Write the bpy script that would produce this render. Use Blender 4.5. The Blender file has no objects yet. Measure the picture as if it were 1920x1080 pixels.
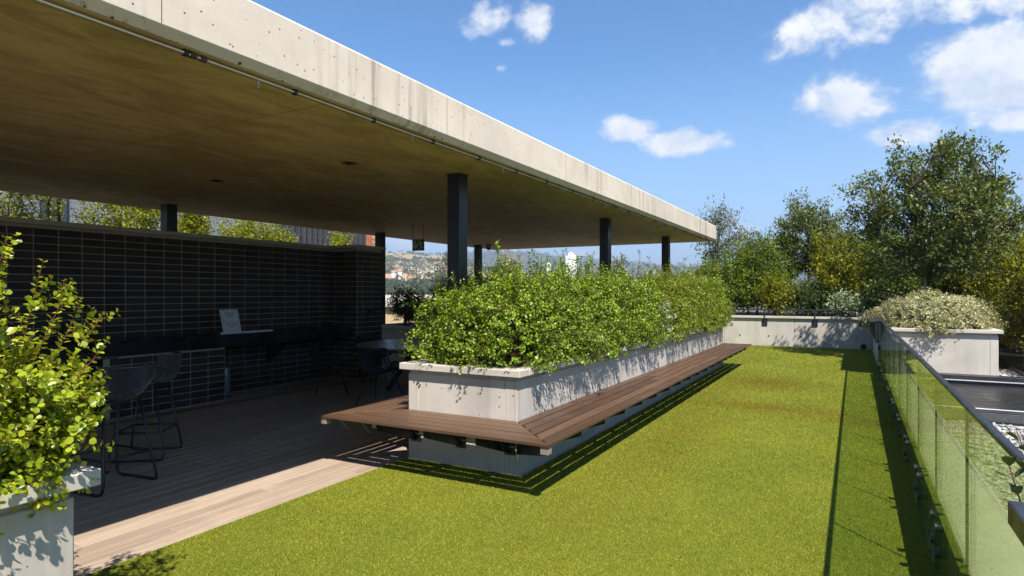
import bpy, bmesh, math, random
import numpy as np
from mathutils import Vector, Matrix

# ---------------------------------------------------------------- camera, sky, sun, exposure
SC = bpy.context.scene
COL = SC.collection
R = math.radians
YAW = R(29.01)
cam_d = bpy.data.cameras.new('camera')
cam = bpy.data.objects.new('camera', cam_d)
COL.objects.link(cam)
cam.location = (0, 0, 1.55)
cam.rotation_euler = (R(90), 0, YAW)
cam_d.sensor_width = 36.0
cam_d.lens = 36.0 * 1157.4 / 1920.0
cam_d.shift_y = 9.75 / 1920.0
cam_d.clip_start = 0.05
cam_d.clip_end = 30000
SC.camera = cam

SUN = Vector((0.485, -0.54, 1.0)).normalized()       # towards the sun
SUN_EL = math.asin(SUN.z)
SUN_AZ = math.atan2(SUN.x, SUN.y)
sun_d = bpy.data.lights.new('sun', 'SUN')
sun_d.energy = 4.3
sun_d.angle = R(0.53)
sun_d.color = (1.0, 0.945, 0.85)
sun = bpy.data.objects.new('sun', sun_d)
COL.objects.link(sun)
sun.rotation_euler = (-SUN).to_track_quat('-Z', 'Y').to_euler()
sun.location = (20, -20, 40)

SC.view_settings.view_transform = 'Standard'
SC.view_settings.look = 'None'
SC.view_settings.gamma = 1.0
SC.view_settings.use_curve_mapping = False
SC.view_settings.exposure = 1.20
SC.render.engine = 'CYCLES'
SC.cycles.use_denoising = True
SC.cycles.denoising_input_passes = 'RGB_ALBEDO_NORMAL'
SC.cycles.max_bounces = 8
SC.cycles.diffuse_bounces = 4
SC.cycles.glossy_bounces = 3
SC.cycles.transmission_bounces = 6
SC.cycles.transparent_max_bounces = 8
SC.cycles.volume_bounces = 0
SC.cycles.caustics_reflective = False
SC.cycles.caustics_refractive = False
SC.cycles.sample_clamp_indirect = 6.0
SC.cycles.sample_clamp_direct = 0.0


# ---------------------------------------------------------------- node helpers
class NT:
    def __init__(self, nt):
        self.nt = nt

    def n(self, typ, props=None, **inp):
        nd = self.nt.nodes.new(typ)
        for k, v in (props or {}).items():
            setattr(nd, k, v)
        for k, v in inp.items():
            key = int(k[1:]) if k[0] == '_' and k[1:].isdigit() else k.replace('_', ' ')
            s = nd.inputs[key]
            self.put(s, v)
        return nd

    def put(self, s, v):
        if isinstance(v, bpy.types.NodeSocket):
            self.nt.links.new(v, s)
        elif isinstance(v, bpy.types.Node):
            self.nt.links.new(v.outputs[0], s)
        elif isinstance(v, (tuple, list)) and s.type == 'RGBA' and len(v) == 3:
            s.default_value = (*v, 1)
        else:
            s.default_value = v

    def math(self, op, a, b=0.0, c=0.0, clamp=False):
        nd = self.n('ShaderNodeMath', {'operation': op, 'use_clamp': clamp}, _0=a, _1=b, _2=c)
        return nd.outputs[0]

    def mix(self, f, a, b, blend='MIX'):
        nd = self.nt.nodes.new('ShaderNodeMix')
        nd.data_type = 'RGBA'
        nd.blend_type = blend
        nd.clamp_factor = True
        self.put(nd.inputs[0], f); self.put(nd.inputs[6], a); self.put(nd.inputs[7], b)
        return nd.outputs[2]

    def ramp(self, f, lo, hi, a=0.0, b=1.0, smooth=True):
        nd = self.n('ShaderNodeMapRange', {'interpolation_type': 'SMOOTHSTEP' if smooth else 'LINEAR', 'clamp': True})
        self.put(nd.inputs[0], f)
        for i, v in zip((1, 2, 3, 4), (lo, hi, a, b)):
            nd.inputs[i].default_value = v
        return nd.outputs[0]

    def noise(self, vec, scale, detail=4.0, rough=0.55, dist=0.0, dims='3D'):
        return self.n('ShaderNodeTexNoise', {'noise_dimensions': dims}, Vector=vec, Scale=scale, Detail=detail,
                      Roughness=rough, Distortion=dist).outputs[0]

    def mapping(self, vec, loc=(0, 0, 0), rot=(0, 0, 0), scale=(1, 1, 1)):
        return self.n('ShaderNodeMapping', None, Vector=vec, Location=loc, Rotation=rot, Scale=scale).outputs[0]


# ---------------------------------------------------------------- world: sky with scattered cumulus
W = bpy.data.worlds.new('World')
SC.world = W
W.use_nodes = True
W.node_tree.nodes.clear()
w = NT(W.node_tree)
sky = w.n('ShaderNodeTexSky', {'sky_type': 'NISHITA', 'sun_disc': False})
sky.sun_elevation = SUN_EL
sky.sun_rotation = SUN_AZ
sky.altitude = 1400
sky.air_density = 1.0
sky.dust_density = 0.55
sky.ozone_density = 2.2
tc = w.n('ShaderNodeTexCoord').outputs['Generated']
sep = w.n('ShaderNodeSeparateXYZ', None, Vector=tc)
az = w.math('ARCTAN2', sep.outputs[0], sep.outputs[1])
el = w.math('ARCSINE', w.math('MINIMUM', w.math('MAXIMUM', sep.outputs[2], -1.0), 1.0))
ae = w.n('ShaderNodeCombineXYZ', None, X=az, Y=w.math('MULTIPLY', el, 1.25), Z=0.0).outputs[0]
fb = w.noise(ae, 9.0, 8.0, 0.62, 0.35)
fb2 = w.noise(w.mapping(ae, loc=(3.1, 1.7, 0)), 26.0, 6.0, 0.6, 0.2)
shape = w.math('ADD', w.math('MULTIPLY', fb, 0.64), w.math('MULTIPLY', fb2, 0.36))


def px_dir(u, v):
    s, t = (u - 960) / 1157.4, (v - 549.75) / 1157.4
    d = Vector((-math.sin(YAW) + math.cos(YAW) * s, math.cos(YAW) + math.sin(YAW) * s, -t)).normalized()
    return math.atan2(d.x, d.y), math.asin(d.z)


# (centre of each cloud seen in the photograph, half width, half height in radians, tilt, strength)
CLOUDS = [(905, 38, .050, .030, .15, .62), (1003, 42, .036, .030, 0, .68), (948, 80, .026, .014, .2, .46), (940, 128, .022, .012, 0, .46),
          (1180, 243, .062, .025, -.12, .72), (1275, 266, .072, .026, -.05, .76),
          (1575, 188, .062, .040, -.25, .72), (1700, 250, .058, .022, .1, .70), (1850, 130, .085, .062, -.2, .80),
          (1905, 222, .03, .016, 0, .7), (1640, 15, .17, .050, .1, .64), (1560, 66, .05, .035, 0, .5), (1850, 0, .15, .035, 0, .6),
          (1395, 425, .050, .022, 0, .42), (740, 460, .075, .018, .05, .55), (1130, 478, .10, .018, 0, .45),
          (1690, 168, .03, .014, 0, .42)]
blob = None
for (u, v, hw, hh, tilt, st) in CLOUDS:
    a0, e0 = px_dir(u, v)
    da = w.math('MULTIPLY', w.math('SUBTRACT', az, a0), math.cos(e0))
    de = w.math('SUBTRACT', el, e0)
    ct, s_ = math.cos(tilt), math.sin(tilt)
    x = w.math('MULTIPLY', w.math('ADD', w.math('MULTIPLY', da, ct), w.math('MULTIPLY', de, s_)), 1 / hw)
    y = w.math('MULTIPLY', w.math('SUBTRACT', w.math('MULTIPLY', de, ct), w.math('MULTIPLY', da, s_)), 1 / hh)
    r2 = w.math('ADD', w.math('MULTIPLY', x, x), w.math('MULTIPLY', y, y))
    g = w.math('MULTIPLY', w.math('EXPONENT', w.math('MULTIPLY', r2, -0.7)), st)
    blob = g if blob is None else w.math('MAXIMUM', blob, g)
# the same kind of cloud goes on over the rest of the sky
wide = w.noise(w.mapping(ae, loc=(7.7, 2.3, 0)), 3.0, 2.0, 0.5)
gen = w.math('MULTIPLY', w.ramp(wide, 0.60, 0.74), 0.62)
behind = w.ramp(w.n('ShaderNodeVectorMath', {'operation': 'DOT_PRODUCT'}, _0=tc, _1=(-math.sin(YAW), math.cos(YAW), 0)).outputs['Value'], 0.35, 0.62, 1.0, 0.0)
blob = w.math('MAXIMUM', blob, w.math('MULTIPLY', gen, behind))
dens = w.math('ADD', w.math('SUBTRACT', w.math('MULTIPLY', shape, 1.55), 1.02), blob)
mask = w.math('MULTIPLY', w.ramp(dens, 0.10, 0.42), 0.93)
tone = w.ramp(w.math('ADD', w.math('MULTIPLY', fb2, 0.9), w.math('MULTIPLY', dens, -0.25)), 0.18, 0.55)
up = w.noise(w.mapping(ae, loc=(0.012, 0.03, 0)), 9.0, 8.0, 0.62, 0.35)
relief = w.ramp(w.math('SUBTRACT', fb, up), -0.10, 0.10)
tone = w.math('ADD', w.math('MULTIPLY', tone, 0.45), w.math('MULTIPLY', relief, 0.6), clamp=True)
cl_col = w.mix(tone, (3.7, 4.2, 5.0), (6.1, 6.05, 6.0))
skyc = w.mix(1.0, sky.outputs[0], (0.42, 0.82, 1.06), 'MULTIPLY')
hz = w.ramp(el, -0.02, 0.40, 0.72, 0.0)
skyc = w.mix(hz, skyc, (2.9, 4.1, 5.4))
col = w.mix(mask, skyc, cl_col)
bg = w.n('ShaderNodeBackground', None, Color=col, Strength=0.084)
w.nt.links.new(bg.outputs[0], w.n('ShaderNodeOutputWorld').inputs[0])


# ---------------------------------------------------------------- materials
MATS = {}


def new_mat(name):
    m = bpy.data.materials.new(name)
    m.use_nodes = True
    m.node_tree.nodes.clear()
    MATS[name] = m
    t = NT(m.node_tree)
    out = t.n('ShaderNodeOutputMaterial')
    return m, t, out


def finish(t, out, color, rough=0.7, spec=0.4, bump=None, bstr=0.3, bdist=0.01, metal=0.0, coat=0.0):
    p = t.n('ShaderNodeBsdfPrincipled')
    t.put(p.inputs['Base Color'], color)
    t.put(p.inputs['Roughness'], rough)
    t.put(p.inputs['Metallic'], metal)
    t.put(p.inputs['Specular IOR Level'], spec)
    p.inputs['Coat Weight'].default_value = coat
    if bump is not None:
        b = t.n('ShaderNodeBump', None, Height=bump, Strength=bstr, Distance=bdist)
        t.put(p.inputs['Normal'], b.outputs[0])
    t.nt.links.new(p.outputs[0], out.inputs[0])
    return p


def world_pos(t):
    return t.n('ShaderNodeNewGeometry').outputs['Position']


def plain(name, c, rough=0.6, spec=0.4, var=0.12, scale=6.0, metal=0.0, bstr=0.0):
    m, t, o = new_mat(name)
    p = world_pos(t)
    nz = t.noise(p, scale, 5.0, 0.6)
    nf = t.noise(p, scale * 14, 3.0, 0.6)
    f = t.math('ADD', t.math('MULTIPLY', nz, 0.7), t.math('MULTIPLY', nf, 0.3))
    k0, k1 = 1 - var * 2, 1 + var * 2
    col = t.mix(t.ramp(f, 0.25, 0.75, smooth=False), tuple(x * k0 for x in c), tuple(min(1, x * k1) for x in c))
    finish(t, o, col, t.ramp(nz, 0.3, 0.7, max(0.05, rough - .1), min(1, rough + .1)), spec, nf if bstr else None, bstr, 0.004, metal)
    return m


def concrete(name, c, streak=0.0, pores=0.6, blotch=0.25, warm=None, pore_scale=11.0, pore_r=.13):
    m, t, o = new_mat(name)
    p = world_pos(t)
    big = t.noise(p, 0.9, 5.0, 0.6, 0.6)
    mid = t.noise(p, 4.5, 6.0, 0.65)
    fine = t.noise(p, 70.0, 4.0, 0.7)
    col = t.mix(t.ramp(big, 0.3, 0.7), tuple(x * (1 - blotch) for x in c), tuple(min(.95, x * (1 + blotch * .6)) for x in c))
    if warm:
        col = t.mix(t.math('MULTIPLY', t.ramp(mid, 0.45, 0.75), 0.6), col, warm)
    col = t.mix(t.math('MULTIPLY', t.ramp(fine, 0.35, 0.7), 0.16), col, (c[0] * .55, c[1] * .53, c[2] * .5))
    if streak:
        sv = t.mapping(p, scale=(7.0, 7.0, 0.30))
        sn = t.noise(sv, 1.0, 7.0, 0.75)
        sm = t.math('MULTIPLY', t.math('MULTIPLY', t.ramp(sn, 0.47, 0.64), streak), t.ramp(t.noise(p, .55, 2.0), .42, .60))
        col = t.mix(sm, col, (c[0] * .46, c[1] * .43, c[2] * .39))
    # bug holes
    vor = t.n('ShaderNodeTexVoronoi', {'feature': 'F1'}, Vector=t.mapping(p, scale=(1, 1, 1)), Scale=pore_scale, Randomness=1.0)
    vr = t.n('ShaderNodeSeparateColor', None, Color=vor.outputs['Color'])
    rad = t.math('MULTIPLY', t.math('POWER', vr.outputs[0], 2.0), pore_r)
    hole = t.ramp(t.math('SUBTRACT', vor.outputs['Distance'], rad), -0.01, 0.015, 1.0, 0.0)
    hole = t.math('MULTIPLY', hole, t.math('GREATER_THAN', vr.outputs[1], 1 - pores))
    col = t.mix(hole, col, (c[0] * .16, c[1] * .14, c[2] * .12))
    hgt = t.math('SUBTRACT', t.math('ADD', t.math('MULTIPLY', fine, 0.25), t.math('MULTIPLY', mid, 0.3)), t.math('MULTIPLY', hole, 1.0))
    finish(t, o, col, 0.85, 0.25, hgt, 0.35, 0.006)
    return m


def timber(name, c1, c2, axis='y', rough=0.5, spec=0.35):
    m, t, o = new_mat(name)
    p = world_pos(t)
    sc = {'y': (30, 1.1, 30), 'x': (1.1, 30, 30)}[axis]
    rnd = t.n('ShaderNodeObjectInfo').outputs['Random']
    v = t.mapping(p, scale=sc)
    vv = t.n('ShaderNodeVectorMath', {'operation': 'ADD'}, _0=v, _1=t.n('ShaderNodeCombineXYZ', None, X=t.math('MULTIPLY', rnd, 37.0), Y=t.math('MULTIPLY', rnd, 91.0), Z=0.0).outputs[0]).outputs[0]
    g = t.noise(vv, 1.0, 5.0, 0.62, 0.4)
    wv = t.noise(p, 2.3, 4.0, 0.6)
    f = t.math('ADD', t.math('MULTIPLY', g, 0.74), t.math('MULTIPLY', rnd, 0.26))
    col = t.mix(t.ramp(f, 0.28, 0.72), c1, c2)
    col = t.mix(t.math('MULTIPLY', t.ramp(wv, 0.5, 0.75), 0.2), col, tuple(min(1, x * 1.45 + .02) for x in c2))
    finish(t, o, col, t.ramp(g, 0.3, 0.7, rough - .08, rough + .15), spec, g, 0.25, 0.003)
    return m


def leaf_mat(name, dark, light, trans=0.35, rough=0.45, spec=0.4, tip=None, tip_amt=0.0, tcol=None):
    m, t, o = new_mat(name)
    geo = t.n('ShaderNodeNewGeometry')
    r = geo.outputs['Random Per Island']
    nz = t.noise(geo.outputs['Position'], 2.2, 3.0, 0.6)
    f = t.math('ADD', t.math('MULTIPLY', r, 0.6), t.math('MULTIPLY', nz, 0.4))
    col = t.mix(t.ramp(f, 0.15, 0.85, smooth=False), dark, light)
    if tip:
        r2 = t.math('FRACT', t.math('MULTIPLY', r, 17.31))
        col = t.mix(t.math('LESS_THAN', r2, tip_amt), col, tip)
    p = t.n('ShaderNodeBsdfPrincipled')
    t.put(p.inputs['Base Color'], col)
    p.inputs['Roughness'].default_value = rough
    p.inputs['Specular IOR Level'].default_value = spec
    tr = t.n('ShaderNodeBsdfTranslucent')
    t.put(tr.inputs['Color'], t.mix(1.0, col, tcol or (1.25, 1.15, 0.5), 'MULTIPLY'))
    mx = t.n('ShaderNodeMixShader', None, _0=trans, _1=p.outputs[0], _2=tr.outputs[0])
    t.nt.links.new(mx.outputs[0], o.inputs[0])
    return m


M = MATS
concrete('fascia', (.64, .56, .465), streak=0.85, pores=.9, blotch=.13, warm=(.58, .48, .36), pore_scale=19.0, pore_r=.205)
concrete('planter_concrete', (.47, .435, .39), streak=0.28, pores=.22, blotch=.16, warm=(.50, .42, .33), pore_scale=15.0)
concrete('cap_concrete', (.47, .435, .38), streak=0.0, pores=.2, blotch=.12, warm=(.50, .43, .33), pore_scale=15.0)
concrete('roof_concrete', (.36, .34, .31), pores=.2, blotch=.2)
concrete('kerb_concrete', (.58, .52, .39), pores=.05, blotch=.10)


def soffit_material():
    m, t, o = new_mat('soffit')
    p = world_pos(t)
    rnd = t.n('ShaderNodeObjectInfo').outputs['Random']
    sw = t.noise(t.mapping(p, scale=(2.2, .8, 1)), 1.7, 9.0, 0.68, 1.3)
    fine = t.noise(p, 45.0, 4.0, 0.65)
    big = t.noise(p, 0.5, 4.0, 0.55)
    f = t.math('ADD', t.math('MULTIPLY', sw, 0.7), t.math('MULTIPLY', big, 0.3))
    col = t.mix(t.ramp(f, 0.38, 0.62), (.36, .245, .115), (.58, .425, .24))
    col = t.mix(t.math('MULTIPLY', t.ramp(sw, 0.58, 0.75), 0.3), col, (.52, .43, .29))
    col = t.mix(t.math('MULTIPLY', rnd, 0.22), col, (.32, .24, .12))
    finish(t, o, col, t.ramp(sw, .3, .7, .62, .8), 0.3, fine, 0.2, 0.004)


soffit_material()
timber('bench_wood_y', (.060, .030, .016), (.122, .067, .038), 'y', 0.42, .45)
timber('bench_wood_x', (.060, .030, .016), (.122, .067, .038), 'x', 0.42, .45)
timber('deck_wood', (.285, .215, .16), (.405, .315, .24), 'y', 0.46, .5)
timber('table_wood', (.20, .135, .085), (.30, .215, .14), 'x', 0.32, .5)
plain('black_metal', (.013, .015, .018), .38, .5, .15, 8)
plain('column_paint', (.012, .016, .022), .34, .5, .03, 1.2)
plain('rail_paint', (.020, .021, .025), .42, .5, .12, 6)
plain('black_plastic', (.012, .013, .014), .45, .4, .1, 8)
plain('stool_plastic', (.048, .050, .056), .40, .5, .1, 8)
plain('counter_black', (.008, .009, .011), .28, .5, .15, 3)
plain('joint_dark', (.02, .02, .02), .8, .2, .1, 5)
plain('soffit_joint', (.07, .05, .03), .9, .1, .1, 4)
plain('mortar', (.34, .31, .255), .9, .2, .12, 12, bstr=.3)
plain('bracket_end', (.22, .18, .14), .7, .3, .15, 8)
plain('conduit_grey', (.27, .255, .19), .5, .4, .1, 6)
plain('steel_grey', (.25, .27, .30), .35, .5, .1, 6, metal=.5)
plain('paper', (.55, .60, .62), .6, .3, .04, 4)
plain('ink', (.03, .035, .04), .7, .2, .0, 4)
plain('white_fabric', (.82, .82, .80), .8, .2, .05, 5)
plain('white_paint', (.62, .60, .56), .7, .3, .08, 3)
plain('green_cylinder', (.06, .30, .012), .35, .5, .1, 6)
plain('sign_green', (.010, .095, .060), .35, .5, .05, 6)
plain('sign_mark', (.60, .66, .34), .5, .4, .05, 6)
plain('soil', (.055, .038, .026), .95, .1, .3, 14, bstr=.5)
plain('bark', (.10, .075, .055), .9, .15, .3, 10, bstr=.5)
plain('bark_pale', (.36, .34, .29), .85, .2, .25, 8, bstr=.4)
plain('stem_red', (.13, .028, .030), .55, .35, .3, 20)
plain('stem_brown', (.09, .05, .035), .8, .2, .25, 12)
plain('terrain_ground', (.10, .11, .05), .95, .1, .25, .02)
plain('grey_render', (.19, .205, .24), .8, .25, .10, 1.5, bstr=.2)
plain('fin_grey', (.055, .058, .064), .5, .4, .1, 4)
plain('red_brick', (.48, .14, .065), .85, .2, .18, 3)
plain('brick_mortar', (.40, .30, .23), .9, .2, .1, 6)
plain('window_dark', (.02, .025, .035), .12, .6, .1, 2)
plain('membrane', (.075, .078, .085), .85, .25, .25, 55, bstr=.6)
plain('skylight_dark', (.022, .020, .022), .35, .5, .1, 3)
plain('alu_trim', (.50, .49, .47), .45, .5, .05, 4)
plain('green_tie', (.02, .35, .22), .6, .3, .05, 4)
plain('tan_roof', (.58, .42, .25), .8, .2, .1, .6)
plain('house_white', (.72, .70, .66), .8, .2, .05, .1)
plain('house_cream', (.60, .50, .38), .8, .2, .08, .1)
plain('house_pink', (.62, .36, .26), .8, .2, .08, .1)
plain('roof_red', (.52, .22, .13), .85, .2, .12, .2)
plain('roof_grey', (.25, .26, .29), .8, .2, .1, .2)
plain('lamp_trim', (.55, .50, .40), .5, .4, .05, 6)
plain('pale_flower', (.60, .55, .42), .8, .2, .08, 20)


def brick_mat():
    m, t, o = new_mat('dark_brick')
    p = world_pos(t)
    rnd = t.n('ShaderNodeObjectInfo').outputs['Random']
    isl = t.n('ShaderNodeNewGeometry').outputs['Random Per Island']
    rr = t.math('FRACT', t.math('ADD', t.math('MULTIPLY', rnd, 7.0), isl))
    nf = t.noise(p, 60, 4, .6)
    col = t.mix(rr, (.016, .011, .010), (.052, .036, .030))
    col = t.mix(t.math('MULTIPLY', nf, .5), col, (.028, .022, .021))
    finish(t, o, col, .6, .35, nf, .2, .003)


brick_mat()


def turf_mats():
    for nm, blade in (('turf_base', False), ('turf_blade', True)):
        m, t, o = new_mat(nm)
        geo = t.n('ShaderNodeNewGeometry')
        p = geo.outputs['Position']
        r = geo.outputs['Random Per Island'] if blade else t.noise(p, 180, 3, .7)
        big = t.noise(p, 1.3, 5, .6, .4)
        mid = t.noise(p, 14.0, 4, .65)
        f = t.math('ADD', t.math('MULTIPLY', r, .55), t.math('ADD', t.math('MULTIPLY', mid, .25), t.math('MULTIPLY', big, .2)))
        col = t.mix(t.ramp(f, .2, .8, smooth=False), (.106, .138, .011), (.405, .408, .040))
        # trodden, browned patches in the turf
        sp = t.n('ShaderNodeSeparateXYZ', None, Vector=p)
        tot = None
        for (cx, cy, rx, ry, k) in ((-1.35, 11.4, .75, .75, .95), (-1.0, 8.95, 1.1, .42, .85), (0.0, 8.5, .9, .32, .6), (-1.7, 6.6, .35, 2.4, .45), (-1.9, 10.2, .4, 2.0, .4)):
            x = t.math('MULTIPLY', t.math('SUBTRACT', sp.outputs[0], cx), 1 / rx)
            y = t.math('MULTIPLY', t.math('SUBTRACT', sp.outputs[1], cy), 1 / ry)
            g = t.math('MULTIPLY', t.math('EXPONENT', t.math('MULTIPLY', t.math('ADD', t.math('MULTIPLY', x, x), t.math('MULTIPLY', y, y)), -1.0)), k)
            tot = g if tot is None else t.math('MAXIMUM', tot, g)
        patch = t.math('MULTIPLY', tot, t.ramp(big, .25, .7, .5, 1.0))
        wide = t.noise(p, .33, 3, .5, .3)
        near = t.ramp(t.math('ADD', wide, t.math('MULTIPLY', t.noise(p, 2.1, 3, .6), .35)), .52, .82)
        col = t.mix(t.math('MULTIPLY', near, .42), col, t.mix(r, (.068, .100, .009), (.265, .295, .028)))
        col = t.mix(patch, col, t.mix(r, (.10, .075, .006), (.27, .20, .012)))
        if not blade:
            col = t.mix(1.0, col, (.55, .55, .55), 'MULTIPLY')
            finish(t, o, col, .9, .1, r, .6, .01)
        else:
            pr = t.n('ShaderNodeBsdfPrincipled')
            t.put(pr.inputs['Base Color'], col)
            pr.inputs['Roughness'].default_value = .55
            pr.inputs['Specular IOR Level'].default_value = .25
            tr = t.n('ShaderNodeBsdfTranslucent')
            t.put(tr.inputs['Color'], col)
            mx = t.n('ShaderNodeMixShader', None, _0=.3, _1=pr.outputs[0], _2=tr.outputs[0])
            t.nt.links.new(mx.outputs[0], o.inputs[0])


turf_mats()


def pebble_mat():
    m, t, o = new_mat('pebble')
    geo = t.n('ShaderNodeNewGeometry')
    r = geo.outputs['Random Per Island']
    nz = t.noise(geo.outputs['Position'], 40, 3, .6)
    col = t.mix(t.ramp(r, 0, 1, smooth=False), (.15, .145, .145), (.54, .52, .50))
    col = t.mix(t.math('MULTIPLY', nz, .3), col, (.45, .38, .33))
    finish(t, o, col, .75, .3)
    m, t, o = new_mat('gravel_bed')
    p = world_pos(t)
    v = t.n('ShaderNodeTexVoronoi', None, Vector=p, Scale=38.0)
    col = t.mix(t.n('ShaderNodeSeparateColor', None, Color=v.outputs['Color']).outputs[0], (.10, .095, .09), (.42, .40, .39))
    finish(t, o, col, .85, .2, v.outputs['Distance'], .8, .02)


pebble_mat()


def glass_mat():
    m, t, o = new_mat('rail_glass')
    geo = t.n('ShaderNodeNewGeometry')
    c = t.math('ABSOLUTE', t.n('ShaderNodeVectorMath', {'operation': 'DOT_PRODUCT'}, _0=geo.outputs['Normal'], _1=geo.outputs['Incoming']).outputs['Value'])
    fr = t.math('ADD', t.math('MULTIPLY', t.math('POWER', t.math('SUBTRACT', 1.0, c, clamp=True), 5.0), .95), .045, clamp=True)
    tr = t.n('ShaderNodeBsdfTransparent', None, Color=(.855, .92, .81))
    gl = t.n('ShaderNodeBsdfGlossy', None, Color=(.95, 1.0, .95), Roughness=0.0)
    mx = t.n('ShaderNodeMixShader', None, _0=fr, _1=tr.outputs[0], _2=gl.outputs[0])
    t.nt.links.new(mx.outputs[0], o.inputs[0])
    plain('glass_edge', (.010, .035, .022), .15, .6, .05, 4)


glass_mat()

leaf_mat('leaf_spekboom', (.16, .22, .008), (.42, .48, .030), .40, .36, .45)
leaf_mat('leaf_hedge', (.055, .120, .005), (.300, .405, .016), .30, .40, .4, tip=(.42, .47, .16), tip_amt=.03)
leaf_mat('leaf_hedge_far', (.085, .135, .006), (.300, .370, .018), .36, .40, .4)
leaf_mat('leaf_yellow', (.070, .100, .006), (.33, .325, .016), .38, .5, .25)
leaf_mat('leaf_yellow_bright', (.13, .15, .010), (.40, .37, .030), .40, .5, .3)
leaf_mat('leaf_wall_shrub', (.12, .155, .010), (.36, .375, .030), .40, .5, .3)
leaf_mat('leaf_green', (.045, .095, .008), (.205, .265, .020), .34, .5, .25)
leaf_mat('leaf_dark', (.020, .045, .010), (.075, .115, .020), .25, .45, .35)
leaf_mat('leaf_tree', (.036, .060, .013), (.165, .200, .046), .25, .5, .28, tip=(.26, .25, .10), tip_amt=.08)
leaf_mat('leaf_olive', (.085, .095, .05), (.23, .23, .13), .25, .5, .35)
leaf_mat('leaf_variegated', (.13, .16, .05), (.40, .37, .19), .30, .55, .25, tip=(.56, .50, .31), tip_amt=.22)
leaf_mat('leaf_silver', (.14, .20, .10), (.36, .42, .26), .25, .45, .35)
leaf_mat('leaf_straw', (.25, .20, .08), (.48, .40, .18), .30, .6, .2)
leaf_mat('leaf_far', (.030, .055, .018), (.085, .105, .030), .2, .7, .2, tip=(.20, .17, .03), tip_amt=.03)


# ---------------------------------------------------------------- geometry helpers
class MB:
    """collects shapes; build() links them as ONE mesh object"""

    def __init__(self):
        self.v, self.f = [], []

    def add(self, vs, fs):
        n = len(self.v)
        self.v += [tuple(p) for p in vs]
        self.f += [tuple(n + i for i in q) for q in fs]
        return self

    def box(self, a, b, ch=0.0):
        (x0, y0, z0), (x1, y1, z1) = a, b
        if ch <= 0:
            vs = [(x, y, z) for z in (z0, z1) for y in (y0, y1) for x in (x0, x1)]
            return self.add(vs, [(0, 2, 3, 1), (4, 5, 7, 6), (0, 1, 5, 4), (2, 6, 7, 3), (0, 4, 6, 2), (1, 3, 7, 5)])
        bm = bmesh.new()
        bmesh.ops.create_cube(bm, size=1.0)
        bmesh.ops.scale(bm, vec=(x1 - x0, y1 - y0, z1 - z0), verts=bm.verts)
        bmesh.ops.translate(bm, vec=((x0 + x1) / 2, (y0 + y1) / 2, (z0 + z1) / 2), verts=bm.verts)
        bmesh.ops.bevel(bm, geom=list(bm.edges), offset=ch, segments=1, affect='EDGES')
        self.bm(bm)
        return self

    def bm(self, bm):
        bm.verts.index_update()
        self.add([v.co[:] for v in bm.verts], [[v.index for v in f.verts] for f in bm.faces])
        bm.free()
        return self

    def tube(self, pts, r, n=8, caps=True):
        pts = [Vector(p) for p in pts]
        rs = r if isinstance(r, (list, tuple)) else [r] * len(pts)
        rings = []
        up = None
        for i, p in enumerate(pts):
            t = (pts[min(i + 1, len(pts) - 1)] - pts[max(i - 1, 0)]).normalized()
            if up is None:
                up = Vector((0, 0, 1)) if abs(t.z) < .9 else Vector((1, 0, 0))
            s = t.cross(up).normalized()
            up = s.cross(t).normalized()
            rings.append([p + (s * math.cos(2 * math.pi * k / n) + up * math.sin(2 * math.pi * k / n)) * rs[i] for k in range(n)])
        vs = [q for rg in rings for q in rg]
        fs = [(i * n + k, i * n + (k + 1) % n, (i + 1) * n + (k + 1) % n, (i + 1) * n + k) for i in range(len(pts) - 1) for k in range(n)]
        if caps:
            fs += [tuple(range(n - 1, -1, -1)), tuple((len(pts) - 1) * n + k for k in range(n))]
        return self.add(vs, fs)

    def lathe(self, prof, c=(0, 0, 0), n=20):
        vs = [(c[0] + r * math.cos(2 * math.pi * k / n), c[1] + r * math.sin(2 * math.pi * k / n), c[2] + z) for r, z in prof for k in range(n)]
        fs = [(i * n + k, i * n + (k + 1) % n, (i + 1) * n + (k + 1) % n, (i + 1) * n + k) for i in range(len(prof) - 1) for k in range(n)]
        fs += [tuple(range(n - 1, -1, -1)), tuple((len(prof) - 1) * n + k for k in range(n))]
        return self.add(vs, fs)

    def prism(self, poly, lo, hi, axis='z'):
        """polygon of 2-D points extruded from lo to hi along the axis"""
        def P(a, b, h):
            return {'z': (a, b, h), 'x': (h, a, b), 'y': (a, h, b)}[axis]
        n = len(poly)
        vs = [P(a, b, lo) for a, b in poly] + [P(a, b, hi) for a, b in poly]
        fs = [tuple(range(n - 1, -1, -1)), tuple(range(n, 2 * n))] + [(k, (k + 1) % n, n + (k + 1) % n, n + k) for k in range(n)]
        return self.add(vs, fs)

    def mesh(self, name, off=(0, 0, 0), fix=True):
        me = bpy.data.meshes.new(name)
        o = Vector(off)
        me.from_pydata([Vector(p) - o for p in self.v], [], self.f)
        if fix:
            bm = bmesh.new(); bm.from_mesh(me)
            bmesh.ops.recalc_face_normals(bm, faces=bm.faces)
            bm.to_mesh(me); bm.free()
        me.update()
        return me

    def build(self, name, mat, parent=None, smooth=False, loc=None):
        off = loc if loc is not None else ((0, 0, 0) if parent is None else world_loc(parent))
        me = self.mesh(name, off)
        if smooth:
            for p in me.polygons:
                p.use_smooth = True
        return link(name, me, mat, parent, off if parent is None else (0, 0, 0))


def world_loc(o):
    v = Vector((0, 0, 0))
    while o is not None:
        v = v + o.location
        o = o.parent
    return v


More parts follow.
